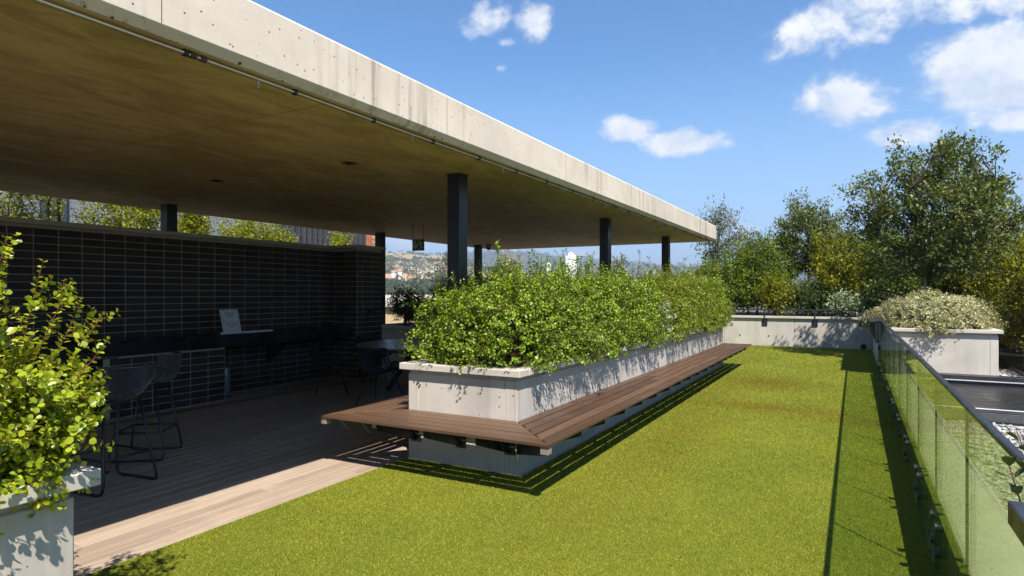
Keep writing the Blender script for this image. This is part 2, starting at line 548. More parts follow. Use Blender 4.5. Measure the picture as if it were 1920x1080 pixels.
def link(name, me, mat, parent=None, loc=(0, 0, 0)):
    o = bpy.data.objects.new(name, me)
    COL.objects.link(o)
    o.location = loc
    if mat and me is not None and not me.materials:
        me.materials.append(M[mat] if isinstance(mat, str) else mat)
    if parent is not None:
        o.parent = parent
    return o


def np_mesh(name, V, Q):
    """V (n,3), Q (m,k) faces of equal size"""
    me = bpy.data.meshes.new(name)
    V = np.ascontiguousarray(V, dtype=np.float32); Q = np.ascontiguousarray(Q, dtype=np.int32)
    m, k = Q.shape
    me.vertices.add(len(V)); me.vertices.foreach_set('co', V.ravel())
    me.loops.add(m * k); me.loops.foreach_set('vertex_index', Q.ravel())
    me.polygons.add(m)
    me.polygons.foreach_set('loop_start', np.arange(0, m * k, k, dtype=np.int32))
    me.polygons.foreach_set('loop_total', np.full(m, k, dtype=np.int32))
    me.update(calc_edges=True)
    return me


def tag(o, label=None, cat=None, group=None, kind=None):
    for k, v in (('label', label), ('category', cat), ('group', group), ('kind', kind)):
        if v:
            o[k] = v
    return o


def thing(name, loc, label, cat, group=None):
    o = bpy.data.objects.new(name, None)
    COL.objects.link(o)
    o.location = loc
    o.empty_display_size = .1
    return tag(o, label, cat, group)


def copy_tree(o, parent=None):
    c = o.copy()
    COL.objects.link(c)
    if parent is not None:
        c.parent = parent
    for ch in [x for x in bpy.data.objects if x.parent == o]:
        copy_tree(ch, c)
    return c


def struct(name, mb, mat, **k):
    return tag(mb.build(name, mat, **k), kind='structure')


def bezier(a, b, c, n):
    t = np.linspace(0, 1, n)[:, None]
    a, b, c = (np.asarray(x, float)[None] for x in (a, b, c))
    return (1 - t) ** 2 * a + 2 * t * (1 - t) * b + t ** 2 * c


# ---------------------------------------------------------------- foliage
HEX = np.array([(0, 0, 0), (.36, .40, .10), (.78, .42, .12), (1.0, 0, .02), (.78, -.42, .12), (.36, -.40, .10)])
HEXF = np.array([(0, 1, 2, 3), (0, 3, 4, 5)])
RHO = np.array([(0, 0, 0), (.5, .5, .08), (1.0, 0, 0), (.5, -.5, .08)])
RHOF = np.array([(0, 1, 2, 3)])


def unit(v):
    return v / np.maximum(np.linalg.norm(v, axis=-1, keepdims=True), 1e-9)


def leaf_arrays(P, D, U, L, Wd, hexa):
    """leaves from points, directions, up vectors, lengths and widths"""
    T, F = (HEX, HEXF) if hexa else (RHO, RHOF)
    D = unit(D)
    S = unit(np.cross(D, U))
    N = np.cross(S, D)
    V = (P[:, None] + T[None, :, 0:1] * (D * L[:, None])[:, None] + T[None, :, 1:2] * (S * Wd[:, None])[:, None] + T[None, :, 2:3] * (N * L[:, None])[:, None])
    n = len(T)
    Q = (np.arange(len(P)) * n)[:, None, None] + F[None]
    return V.reshape(-1, 3), Q.reshape(-1, 4)


def strips(polys, radii):
    """three-sided stems along polylines (S,K,3) with radii (S,K)"""
    S, K, _ = polys.shape
    T = unit(np.gradient(polys, axis=1))
    ref = np.where(np.abs(T[..., 2:3]) > .9, np.array([1., 0, 0]), np.array([0, 0, 1.]))
    A = unit(np.cross(T, ref)); B = np.cross(A, T)
    V = np.stack([polys + (A * math.cos(a) + B * math.sin(a)) * radii[..., None] for a in (0, 2.094, 4.189)], 2)
    idx = np.arange(S * K * 3).reshape(S, K, 3)
    Q = [np.stack([idx[:, :-1, k], idx[:, :-1, (k + 1) % 3], idx[:, 1:, (k + 1) % 3], idx[:, 1:, k]], -1).reshape(-1, 4) for k in range(3)]
    return V.reshape(-1, 3), np.concatenate(Q)


def shoots(bases, ctrl, tips, spacing, start, leafL, rng, hexa=True, wratio=.85, pair=True, rstem=.004, spread_=1.0, upright=.5, tipscale=.6, twigs=0, twigL=.14, tw_lo=.35, K=7):
    """leafy shoots on quadratic curves; returns leaf and stem arrays"""
    S = len(bases)
    t = np.linspace(0, 1, K)[None, :, None]
    B, C, E = bases[:, None], ctrl[:, None], tips[:, None]
    poly = (1 - t) ** 2 * B + 2 * t * (1 - t) * C + t ** 2 * E
    wob = rng.normal(0, 1, (S, K, 3)) * np.linalg.norm(tips - bases, axis=1)[:, None, None] * .012
    wob[:, 0] = 0
    poly = poly + wob
    rad = np.linspace(1, .35, K)[None] * np.full((S, 1), rstem)
    SV, SQ = strips(poly, rad)
    length = np.linalg.norm(np.diff(poly, axis=1), axis=2).sum(1)
    cnt = np.maximum(2, ((1 - start) * length / spacing).astype(int))
    Ps, Ds, Us, Ls = [], [], [], []
    sid = np.repeat(np.arange(S), cnt)
    k_in = np.concatenate([np.arange(c) for c in cnt])
    tt = start + (1 - start) * (k_in + .5 + rng.uniform(-.3, .3, len(k_in))) / cnt[sid]
    x = np.clip(tt * (K - 1), 0, K - 1.001)
    i = x.astype(int); fr = (x - i)[:, None]
    P = poly[sid, i] * (1 - fr) + poly[sid, i + 1] * fr
    T = unit(poly[sid, i + 1] - poly[sid, i])
    ref = np.where(np.abs(T[:, 2:3]) > .9, np.array([1., 0, 0]), np.array([0, 0, 1.]))
    A = unit(np.cross(T, ref)); Bn = np.cross(A, T)
    ang = (k_in * 1.571 + rng.uniform(-.5, .5, len(k_in)) + sid * 2.4)[:, None]
    side = A * np.cos(ang) + Bn * np.sin(ang)
    sizes = leafL * (1 - (1 - tipscale) * np.clip((tt - .75) / .25, 0, 1)) * rng.uniform(.7, 1.2, len(k_in))
    out = [(side, 0)] + ([(-side, 1)] if pair else [])
    for sd, _ in out:
        D = sd * spread_ + T * (upright + rng.uniform(-.3, .5, (len(P), 1))) + rng.normal(0, .18, (len(P), 3))
        Ps.append(P + sd * .003); Ds.append(D)
        Us.append(T + rng.normal(0, .45, (len(P), 3)) + np.array([0, 0, .4])); Ls.append(sizes)
    P, D, U, L = np.concatenate(Ps), np.concatenate(Ds), np.concatenate(Us), np.concatenate(Ls)
    LV, LQ = leaf_arrays(P, D, U, L, L * wratio, hexa)
    if twigs:
        m = S * twigs
        sid = np.repeat(np.arange(S), twigs)
        x = np.clip(rng.uniform(tw_lo, .96, m) * (K - 1), 0, K - 1.001)
        i = x.astype(int); fr = (x - i)[:, None]
        b = poly[sid, i] * (1 - fr) + poly[sid, i + 1] * fr
        T = unit(poly[sid, i + 1] - poly[sid, i])
        sd = unit(np.cross(T, rng.normal(0, 1, (m, 3))))
        dr = unit(sd + T * .45 + np.array([0, 0, .45]))
        ln = rng.uniform(.45, 1.0, (m, 1)) * twigL
        e = b + dr * ln
        c = b * .5 + e * .5 + np.array([0, 0, -.01])
        (LV2, LQ2), (SV2, SQ2) = shoots(b, c, e, spacing, .12, leafL, rng, hexa, wratio, pair, rstem * .55, spread_, upright, tipscale, K=3)
        LQ = np.concatenate([LQ, LQ2 + len(LV)]); LV = np.concatenate([LV, LV2])
        SQ = np.concatenate([SQ, SQ2 + len(SV)]); SV = np.concatenate([SV, SV2])
    return (LV, LQ), (SV, SQ)


def plant(name, loc, label, cat, group, leafs, stems, leaf_m, stem_m, extra=None):
    t = thing(name, loc, label, cat, group)
    o = np.array(loc, float)[None]
    for nm, (V, Q), m in (('stems', stems, stem_m), ('leaves', leafs, leaf_m)):
        link(nm, np_mesh(nm, V - o, Q), m, t)
    if extra:
        for nm, (V, Q), m in extra:
            link(nm, np_mesh(nm, V - o, Q), m, t)
    return t


def tree(name, base, height, cc, rad, label, group, leaf_m, seed, nlimb=9, nclus=260, perc=42, leafL=.10, wr=.5, clus_r=.20, bark='bark', trunk_r=.07, fork=.35, gap=.5, cat='tree', more=None):
    rng = np.random.default_rng(seed)
    base = np.array(base, float); cc = np.array(cc, float); rad = np.array(rad, float)
    t = thing(name, tuple(base), label, cat, group)
    # clusters in the crown, thinned by a lumpy field so that sky shows through
    pts = []
    lump = rng.normal(0, 1, (7, 3)); lump = unit(lump) * rng.uniform(.35, .95, (7, 1))
    while len(pts) < nclus:
        d = unit(rng.normal(0, 1, (1, 3)))[0]
        r = rng.uniform(.12, 1) ** .45
        ang = math.atan2(d[1], d[0])
        edge = 1 + .16 * math.sin(3 * ang + seed) + .12 * math.sin(5 * d[2] * 2 + 2 * ang + seed * 2)
        q = d * r * edge
        if q[2] < -.75 or (np.min(np.linalg.norm(lump - q, axis=1)) < .20 * gap * 2):
            continue
        pts.append(cc + q * rad)
    pts = np.array(pts)
    top = cc + np.array([0, 0, rad[2] * .45])
    trunk = bezier(base, base * .5 + top * .5 + np.array([rng.normal(0, .12), rng.normal(0, .12), 0]), top, 14)
    mb = MB()
    mb.tube(trunk, [trunk_r * (1 - .8 * i / 13) for i in range(14)], 8)
    mb.build('trunk', bark, t, smooth=True)
    limbs = []
    for k in range(nlimb):
        a = 2 * math.pi * k / nlimb + rng.uniform(-.3, .3)
        d = np.array([math.cos(a), math.sin(a), rng.uniform(-.25, .75)])
        e = cc + unit(d) * rad * rng.uniform(.65, .9)
        s = trunk[int(rng.uniform(fork, .95) * 13)]
        limbs.append(bezier(s, s * .55 + e * .45 + np.array([0, 0, .25 * rad[2] * rng.uniform(-.2, .8)]), e, 10))
    limbs = np.array(limbs)
    SV, SQ = strips(limbs, np.linspace(trunk_r * .42, trunk_r * .08, 10)[None] * np.ones((nlimb, 1)))
    nodes = np.concatenate([limbs[:, 2:].reshape(-1, 3), trunk[7:]])
    tw = []
    for p in pts:
        j = np.argmin(np.linalg.norm(nodes - p, axis=1) + np.where(nodes[:, 2] > p[2] + .1, .4, 0))
        s = nodes[j]
        tw.append(bezier(s, s * .5 + p * .5 + rng.normal(0, .06, 3), p, 6))
    tw = np.array(tw)
    TV, TQ = strips(tw, np.linspace(trunk_r * .10 + .004, .003, 6)[None] * np.ones((len(tw), 1)))
    link('branches', np_mesh('branches', np.concatenate([SV, TV]) - base, np.concatenate([SQ, TQ + len(SV)])), bark, t)
    dirs = unit(tw[:, -1] - tw[:, -3])
    n = rng.poisson(perc, len(pts))
    cid = np.repeat(np.arange(len(pts)), n)
    # leaves sit along the outer half of each twig and a few side sprigs
    u = rng.uniform(-.9, .25, len(cid))[:, None] * clus_r * 1.6
    P = pts[cid] + dirs[cid] * u + rng.normal(0, 1, (len(cid), 3)) * clus_r * .55
    D = dirs[cid] * .6 + rng.normal(0, .8, (len(cid), 3)) + np.array([0, 0, .15])
    U = rng.normal(0, .6, (len(cid), 3)) + np.array([0, 0, 1.0])
    L = leafL * rng.uniform(.6, 1.25, len(cid))
    LV, LQ = leaf_arrays(P, D, U, L, L * wr, False)
    if more is not None:
        LQ = np.concatenate([LQ, more[1] + len(LV)]); LV = np.concatenate([LV, more[0]])
    link('crown', np_mesh('crown', LV - base, LQ), leaf_m, t)
    return t


def bush(name, loc, rx, ry, h, label, group, leaf_m, seed, n=260, leafL=.05, spacing=.035, start=.25, hexa=False, wr=.6, stem='stem_brown', rstem=.006, upright=.5, cat='shrub', lean=.6, flat=1.0):
    """shrub of upright shoots rising from the ground and fanning out"""
    rng = np.random.default_rng(seed)
    a = rng.uniform(0, 2 * math.pi, n); r = np.sqrt(rng.uniform(0, 1, n))
    nx, ny = r * np.cos(a), r * np.sin(a)
    o = np.array(loc, float)
    b = o + np.stack([nx * rx * .45, ny * ry * .45, np.zeros(n)], 1)
    prof = np.sqrt(np.clip(1 - (r * .92) ** 2, 0.02, 1)) ** flat
    lvl = np.where(rng.uniform(0, 1, n) < .55, 1.0, rng.uniform(.25, 1, n))
    tipz = h * prof * lvl * rng.uniform(.82, 1.1, n) + .05
    e = o + np.stack([nx * rx * (1 + .15 * rng.normal(0, 1, n)), ny * ry * (1 + .15 * rng.normal(0, 1, n)), tipz], 1)
    c = b * (1 - lean) + e * lean
    c[:, 2] = o[2] + tipz * .35
    c[:, :2] = b[:, :2] * .35 + e[:, :2] * .65
    lf, st = shoots(b, c, e, spacing, start, leafL, rng, hexa, wr, True, rstem, upright=upright)
    return plant(name, loc, label, cat, group, lf, st, leaf_m, stem)


def clump(name, loc, rx, ry, h, label, group, leaf_m, seed, nclus=300, perc=34, leafL=.075, wr=.5, cat='shrub', bark='stem_brown', gap=.3, cr=.16, nlimb=9, low=.0):
    """dense shrub: leaf sprigs spread through an egg shaped volume that reaches the ground"""
    z0 = loc[2] + low
    # pointed leading shoots break the outline
    rng = np.random.default_rng(seed + 500)
    n = max(8, int(16 * rx))
    a = rng.uniform(0, 6.28, n); r = np.sqrt(rng.uniform(0, 1, n)) * .85
    o = np.array(loc, float)
    zs = z0 - o[2] + (h - low) * (.5 + .5 * np.sqrt(1 - r ** 2)) * rng.uniform(.75, .95, n)
    b = o + np.stack([r * np.cos(a) * rx, r * np.sin(a) * ry, zs], 1)
    e = b + np.stack([np.cos(a) * .12, np.sin(a) * .12, rng.uniform(.15, .45, n)], 1)
    lf, st = shoots(b, b * .5 + e * .5, e, .04, .05, leafL * .8, rng, False, wr, True, .005, upright=.5)
    return tree(name, loc, h, (loc[0], loc[1], z0 + (h - low) * .50), (rx, ry, (h - low) * .54), label, group, leaf_m, seed, nlimb=nlimb, nclus=nclus, perc=perc, leafL=leafL, wr=wr, clus_r=cr, bark=bark, trunk_r=.035, fork=.1, gap=gap, cat=cat, more=lf)


# ================================================================ LARGE STRUCTURE
rng0 = np.random.default_rng(7)
random.seed(5)

# --- far ground and hills
FV = Vector((-math.sin(YAW), math.cos(YAW), 0)); RV = Vector((math.cos(YAW), math.sin(YAW), 0))


def polar(s, d, z):
    p = FV * d + RV * (s * d)
    return (p.x, p.y, z)


g = MB()
nseg = 48
g.add([(0, 0, -14)] + [(9000 * math.cos(2 * math.pi * k / nseg), 9000 * math.sin(2 * math.pi * k / nseg), -14) for k in range(nseg)],
      [(0, 1 + k, 1 + (k + 1) % nseg) for k in range(nseg)])
struct('ground', g, 'terrain_ground')


def vnoise(x, y, seed=0):
    """smooth value noise for terrain"""
    xi, yi = math.floor(x), math.floor(y)
    fx, fy = x - xi, y - yi
    fx, fy = fx * fx * (3 - 2 * fx), fy * fy * (3 - 2 * fy)

    def h(a, b):
        return (math.sin(a * 127.1 + b * 311.7 + seed * 74.7) * 43758.5453) % 1.0
    return (h(xi, yi) * (1 - fx) + h(xi + 1, yi) * fx) * (1 - fy) + (h(xi, yi + 1) * (1 - fx) + h(xi + 1, yi + 1) * fx) * fy


def hill_mat(name, grass, wood, cover, sc):
    m, t, o = new_mat(name)
    p = world_pos(t)
    n1 = t.noise(p, sc, 6, .6, .4)
    n2 = t.noise(p, sc * 9, 4, .6)
    f = t.math('ADD', t.math('MULTIPLY', n1, .7), t.math('MULTIPLY', n2, .3))
    col = t.mix(t.ramp(f, cover - .06, cover + .06), grass, wood)
    col = t.mix(t.math('MULTIPLY', n2, .5), col, tuple(x * .75 for x in grass))
    finish(t, o, col, .95, .1)


hill_mat('hill_grass', (.36, .275, .14), (.08, .10, .045), .57, .006)
hill_mat('hill_wooded', (.10, .105, .055), (.030, .048, .030), .45, .004)


def interp(x, tab):
    xs, ys = zip(*tab)
    return float(np.interp(x, xs, ys))


NEAR_SKY = [(-300, .050), (300, .058), (640, .062), (722, .0645), (755, .0665), (800, .0625), (838, .061), (880, .052), (960, .038), (1080, .012), (1200, -.004)]
NEAR_D = [(180, -.055), (300, -.020), (420, -.006), (600, .014), (750, .024), (950, .0375), (1150, .050), (1600, 1.0), (2200, .7)]
FAR_SKY = [(500, .040), (700, .052), (838, .060), (890, .0675), (960, .0675), (1000, .065), (1075, .0575), (1150, .053), (1240, .046), (1290, .0445), (1450, .036), (1700, .03), (2200, .03)]


def near_z(s, d):
    u = 960 + s * 1157.4
    top = interp(u, NEAR_SKY)
    lowtab = [(a, b) for a, b in NEAR_D if a <= 1150]
    if d <= 1150:
        k = interp(d, lowtab)
        k = min(k, top * .82 + max(0, 0)) if top > 0 else min(k, top)
    elif d <= 1600:
        k0 = min(.050, top * .82) if top > 0 else top
        k = k0 + (top - k0) * (d - 1150) / 450
    else:
        k = top - (d - 1600) / 900 * .03
    z = 1.55 + d * k + (vnoise(s * 60, d / 90, 3) - .5) * d * .003
    return z


def far_z(s, d):
    u = 960 + s * 1157.4
    top = interp(u, FAR_SKY)
    if d < 3000:
        k = -.01 + (top + .01) * ((d - 1400) / 1600) ** .8
    else:
        k = top - (d - 3000) / 1200 * .03
    return 1.55 + d * k + (vnoise(s * 45, d / 220, 9) - .5) * d * .0028


def hill(name, zf, us, ds, mat):
    S = [(u - 960) / 1157.4 for u in us]
    mb = MB()
    V = [polar(s, d, zf(s, d)) for d in ds for s in S]
    n = len(S)
    F = [(i * n + j, i * n + j + 1, (i + 1) * n + j + 1, (i + 1) * n + j) for i in range(len(ds) - 1) for j in range(n - 1)]
    mb.add(V, F)
    o = mb.build(name, mat, smooth=True)
    return tag(o, kind='structure')


hill('near_hill', near_z, np.linspace(-300, 1200, 151), np.concatenate([np.linspace(180, 1150, 40), np.linspace(1170, 2200, 40)]), 'hill_grass')
hill('far_hill', far_z, np.linspace(500, 2200, 171), np.linspace(1420, 4000, 50), 'hill_wooded')

# --- the host building and its roof terrace
mb = MB(); mb.box((-12.6, -9, -14), (9.6, 31, -.36)); struct('roof_base', mb, 'roof_concrete')
mb = MB(); mb.box((-12.4, -8.8, -.355), (9.4, 30.8, -.04)); struct('terrace_slab', mb, 'roof_concrete')

# deck: dark carrier sheet with planks laid along the terrace
mb = MB(); mb.box((-8.6, -2.2, -.036), (-3.685, 9.62, -.026)); deck = struct('deck', mb, 'joint_dark')
PW, PG, PL = .1385, .007, 2.4
pm = MB().box((-PW / 2, -PL / 2 + .0015, -.0245), (PW / 2, PL / 2 - .0015, 0), .003).mesh('deck_plank')
pm.materials.append(M['deck_wood'])
row = 0
x = -3.69 - PW / 2
while x > -8.56:
    y = -2.2 + ((row * 7) % 5) * .43 - 1.0
    while y < 9.6:
        y0, y1 = max(y, -2.18), min(y + PL, 9.6)
        if y1 - y0 > .25 and not (x > -3.75 and y0 > 4.3):
            o = bpy.data.objects.new('deck_plank', pm); COL.objects.link(o); o.parent = deck
            o.location = (x, (y0 + y1) / 2, 0)
            if y1 - y0 < PL - .01:
                o.scale.y = (y1 - y0) / PL
        y += PL
    x -= PW + PG
    row += 1

# turf: backing sheet and blades
TURF = [(-3.682, -1.5, -2.45, 4.59), (-2.45, -1.5, .425, 14.0), (-5.2, 14.0, .425, 19.53), (-2.52, 4.6, -2.44, 14.0)]
mb = MB()
for i, (a, b, c, d) in enumerate(TURF[:3]):
    mb.box((a, b, -.035), (c, d, .004))
turf = struct('turf', mb, 'turf_base')


def turf_blades():
    r = np.random.default_rng(3)
    out = []
    for (a, b, c, d) in TURF[:3]:
        n = int((c - a) * (d - b) * 21000)
        P = np.stack([r.uniform(a + .004, c - .004, n), r.uniform(b, d, n)], 1)
        dep = -math.sin(YAW) * P[:, 0] + math.cos(YAW) * P[:, 1]
        lat = (math.cos(YAW) * P[:, 0] + math.sin(YAW) * P[:, 1]) / np.maximum(dep, .1)
        keep = (dep > 2.2) & (np.abs(lat) < .95)
        prob = np.clip((4.0 / np.maximum(dep, .1)) ** 1.6, .05, 1)
        keep &= r.uniform(0, 1, n) < prob
        out.append((P[keep], dep[keep]))
    P = np.concatenate([o[0] for o in out]); dep = np.concatenate([o[1] for o in out])
    n = len(P)
    sz = np.clip((dep / 4.0) ** .8, 1, 3.4)
    L = r.uniform(.008, .016, n) * (1 + .25 * (sz - 1)); Wd = .0023 * sz * r.uniform(.7, 1.3, n)
    ang = r.uniform(0, 2 * math.pi, n); tl = np.abs(r.normal(0, .6, n)) + .25
    B = np.stack([P[:, 0], P[:, 1], np.full(n, .002)], 1)
    dirv = np.stack([np.cos(ang) * np.sin(tl), np.sin(ang) * np.sin(tl), np.cos(tl)], 1)
    sd = np.stack([-np.sin(ang), np.cos(ang), np.zeros(n)], 1)
    tip = B + dirv * L[:, None]
    V = np.stack([B - sd * Wd[:, None], B + sd * Wd[:, None], tip], 1).reshape(-1, 3)
    Q = np.arange(3 * n).reshape(n, 3)
    o = link('turf_blades', np_mesh('turf_blades', V, Q), 'turf_blade')
    tag(o, 'short yellow green artificial grass covering the terrace', 'grass', kind='stuff')


turf_blades()

# --- concrete canopy on black posts
SX0, SX1, SY0, SY1, SZ0, SZ1 = -9.27, -2.964, -7.0, 15.65, 2.824, 3.205
pav = thing('pavilion', (-6.1, 5.0, 0), 'flat concrete canopy on black square posts over the timber deck', 'canopy')
mb = MB()
prof = [(SX0, SZ0), (SX1 - .045, SZ0), (SX1 - .004, SZ0 + .040), (SX1, SZ0 + .046), (SX1, SZ1 - .02), (SX1 - .02, SZ1), (SX0 + .01, SZ1), (SX0, SZ1 - .01)]
mb.prism(prof, SY0, SY1, 'y')
roof = mb.build('roof_slab', 'fascia', pav)
MB().box((SX0 + .012, SY0 + .01, SZ0 - .0022), (SX1 - .052, SY1 - .022, SZ0 - .0002)).build('joint_backing', 'soffit_joint', roof)
for yy in np.arange(SY0 + 1.55, SY1 - .5, 2.42):
    MB().box((SX1 - .01, yy - .002, SZ0 + .048), (SX1 + .0006, yy + .002, SZ1 - .022)).build('formwork_joint', 'soffit_joint', roof)
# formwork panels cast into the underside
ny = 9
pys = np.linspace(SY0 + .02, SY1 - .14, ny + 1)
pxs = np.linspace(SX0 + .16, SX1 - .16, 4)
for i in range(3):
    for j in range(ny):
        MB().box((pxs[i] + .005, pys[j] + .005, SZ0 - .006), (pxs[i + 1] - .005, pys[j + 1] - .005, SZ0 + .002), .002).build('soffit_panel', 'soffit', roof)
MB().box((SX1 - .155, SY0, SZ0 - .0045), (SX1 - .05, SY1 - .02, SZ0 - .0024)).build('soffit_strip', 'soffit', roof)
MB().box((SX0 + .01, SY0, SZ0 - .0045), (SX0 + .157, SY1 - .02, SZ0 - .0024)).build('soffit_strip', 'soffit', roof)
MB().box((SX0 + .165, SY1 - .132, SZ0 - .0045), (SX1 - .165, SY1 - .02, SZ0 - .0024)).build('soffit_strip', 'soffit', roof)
for (cx, cy) in ((-3.712, 5.49), (-3.712, 9.98), (-3.70, 13.80), (-8.60, 5.36), (-8.71, 10.0), (-8.66, 13.78)):
    s = .0785
    zb = 2.44 if (cx < -8 and cy < 6) else 0.0
    c = MB().box((cx - s, cy - s, zb - (.2 if zb else .05)), (cx + s, cy + s, SZ0 - .002), .004).build('column', 'column_paint', pav)
    MB().box((cx - s - .012, cy - s - .012, SZ0 - .012), (cx + s + .012, cy + s + .012, SZ0 - .0045)).build('head_plate', 'column_paint', c)

# --- dark stack-bonded brick wall with its pier, plinth block and cap
bw = thing('brick_wall', (-8.6, 5.0, 0), 'dark brown stack bonded brick wall with pale joints behind the black counter', 'wall')
WX = -8.50
BL, BH, JT = .2635, .0925, .0085
mb = MB()
mb.box((WX - .22, -1.5, -.03), (WX + .002, 8.40, 2.362))
mb.box((WX - .007, 8.383, -.03), (-7.843, 9.047, 2.362))
mb.box((WX - .007, 4.148, -.03), (-7.973, 5.802, .765))
mb.build('mortar_bed', 'mortar', bw)
spots = []     # (x, y, z, facing, visible size)


def brick_face(kind, fixed, a0, a1, z0, z1, half=None):
    z = z0
    while z + BH <= z1 + .02:
        a = a1
        while a - BL * .3 > a0:
            lo = max(a - BL, a0)
            spots.append((kind, fixed, (lo + a) / 2, z + BH / 2, a - lo))
            a -= BL
        z += BH


brick_face('x', WX, -.3, 8.385, .94, 2.37)            # upper wall, above the counter
brick_face('x', WX, 5.80, 8.385, .005, .77)           # recess under the counter
brick_face('x', WX, 2.0, 4.15, .005, .77)
brick_face('x', -7.975, 4.15, 5.80, .005, .77)        # block under the counter
brick_face('y', 5.80, -8.50, -7.975, .005, .77)
brick_face('y', 4.15, -8.50, -7.975, .005, .77)
brick_face('x', -7.845, 8.385, 9.05, .005, 2.37)      # pier
brick_face('y', 8.385, -8.50, -7.845, .005, 2.37)


def brick_extent(sp):
    kind, fx, a, z, ln = sp
    p = Vector((fx, a, z - 1.55)) if kind == 'x' else Vector((a, fx, z - 1.55))
    d = p.dot(FV)
    if d < .5:
        return 0
    u = p.dot(RV) / d
    return (1 / d if -.86 < u < .3 else 0) * (1 if ln > BL * .9 else .6)


spots.sort(key=brick_extent, reverse=True)
bmesh_cache = {}
rest = MB()
for i, (kind, fx, a, z, ln) in enumerate(spots):
    hx = (ln - JT) / 2; hz = (BH - JT) / 2
    jig = random.uniform(-.0022, .0022); a += random.uniform(-.0012, .0012); z += random.uniform(-.0009, .0009)
    if i < 300:
        key = (kind, round(ln, 3))
        if key not in bmesh_cache:
            me = (MB().box((-.02, -hx, -hz), (.006, hx, hz), .003) if kind == 'x' else MB().box((-hx, -.006, -hz), (hx, .02, hz), .003)).mesh('brick')
            me.materials.append(M['dark_brick'])
            bmesh_cache[key] = me
        o = bpy.data.objects.new('brick', bmesh_cache[key]); COL.objects.link(o); o.parent = bw
        p = Vector((fx + jig, a, z)) if kind == 'x' else Vector((a, fx + jig, z))
        o.location = p - bw.location
    elif kind == 'x':
        rest.box((fx - .02 + jig, a - hx, z - hz), (fx + .006 + jig, a + hx, z + hz))
    else:
        sgn = 1 if fx > 5.5 and fx < 6 else -1
        rest.box((a - hx, fx - .006 + jig, z - hz), (a + hx, fx + .02 + jig, z + hz))
o = rest.build('remaining_bricks', 'dark_brick', bw); o['kind'] = 'stuff'
for (y0, y1) in ((-1.5, 1.9), (1.906, 4.6), (4.606, 7.0), (7.006, 8.30)):
    MB().box((WX - .25, y0, 2.366), (WX + .035, y1, 2.425), .004).build('wall_cap', 'cap_concrete', bw)
MB().box((WX - .25, 8.306, 2.366), (-7.80, 9.12, 2.425), .004).build('wall_cap', 'cap_concrete', bw)

# --- planters
def planter(label, x0, x1, y0, y1, top=.902, cat='planter', segs=(3, 1), group=None, far_open=False, ov=.062, ringw=.17, name='concrete_planter'):
    t = thing(name, ((x0 + x1) / 2, (y0 + y1) / 2, 0), label, cat, group)
    zc = top - .062
    th = .12
    mb = MB()
    mb.box((x1 - th, y0, -.03), (x1, y1, zc - .035), .006)
    mb.build('wall', 'planter_concrete', t)
    MB().box((x0, y0, -.03), (x0 + th, y1, zc - .035), .006).build('wall', 'planter_concrete', t)
    MB().box((x0 + th + .001, y0 + .0015, -.03), (x1 - th - .001, y0 + th, zc - .036), .003).build('wall', 'planter_concrete', t)
    MB().box((x0 + th + .001, y1 - th, -.03), (x1 - th - .001, y1 - .0015, zc - .036), .003).build('wall', 'planter_concrete', t)
    # recessed neck under the cap
    mb = MB()
    mb.box((x0 + .012, y0 + .012, zc - .045), (x1 - .012, y1 - .012, zc))
    mb.build('neck', 'planter_concrete', t)
    # cap slabs
    n = segs[0]
    ys = np.linspace(y0 - ov + ringw, y1 + ov - ringw, n + 1)
    for k in range(n):
        for (a, b) in ((x0 - ov, x0 - ov + ringw), (x1 + ov - ringw, x1 + ov)):
            MB().box((a, ys[k] + .0015, zc + .001), (b, ys[k + 1] - .0015, top), .005).build('cap_slab', 'cap_concrete', t)
    m = segs[1]
    xs = np.linspace(x0 - ov, x1 + ov, m + 1)
    for k in range(m):
        for (a, b) in ((y0 - ov, y0 - ov + ringw), (y1 + ov - ringw, y1 + ov)):
            MB().box((xs[k] + .0015, a, zc + .001), (xs[k + 1] - .0015, b, top), .005).build('cap_slab', 'cap_concrete', t)
    MB().box((x0 - ov + ringw + .002, y0 - ov + ringw + .002, zc + .002), (x1 + ov - ringw - .002, y1 + ov - ringw - .002, top - .022)).build('soil', 'soil', t)
    return t


MAIN = planter('long concrete planter with a timber bench around it in the middle of the terrace', -3.656, -2.497, 4.59, 13.97, segs=(4, 2))
LEFTP = planter('concrete planter at the left edge holding the nearest bright green shrub', -3.656, -2.497, -4.0, 1.20, segs=(2, 1))
planter('low concrete planter with dark shrubs behind the round table', -8.62, -4.45, 9.61, 10.9, segs=(1, 3))
RIGHTP = planter('concrete planter full of cream variegated foliage beyond the glass railing', .435, 2.205, 13.56, 19.50, segs=(2, 2))

# back parapet of the terrace with the planting bed behind it
bp = thing('parapet_wall', (-2.5, 19.6, 0), 'low pale concrete wall with tie holes closing the far end of the lawn', 'wall')
px = np.linspace(-5.4, .43, 4)
for k in range(3):
    MB().box((px[k] + .002, 19.53, -.03), (px[k + 1] - .002, 19.68, .815), .005).build('wall_panel', 'planter_concrete', bp)
    MB().box((px[k] + .0015, 19.47, .818), (px[k + 1] - .0015, 19.74, .882), .005).build('cap_slab', 'cap_concrete', bp)
for hx in (-3.0, -2.2, -1.35, -.65, .05):
    for hz_ in (.30,):
        MB().tube([(hx, 19.531, hz_), (hx, 19.515, hz_)], .018, 10).build('tie_hole', 'joint_dark', bp)
MB().tube([(.22, 19.531, .075), (.22, 19.51, .075)], .075, 16).build('drain_outlet', 'joint_dark', bp)
mb = MB(); mb.box((-12.3, 19.75, -.04), (9.3, 26.5, .80)); struct('planting_bed', mb, 'soil')
mb = MB(); mb.box((2.75, -4.0, -.04), (9.3, 19.74, .16)); struct('planting_strip', mb, 'soil')
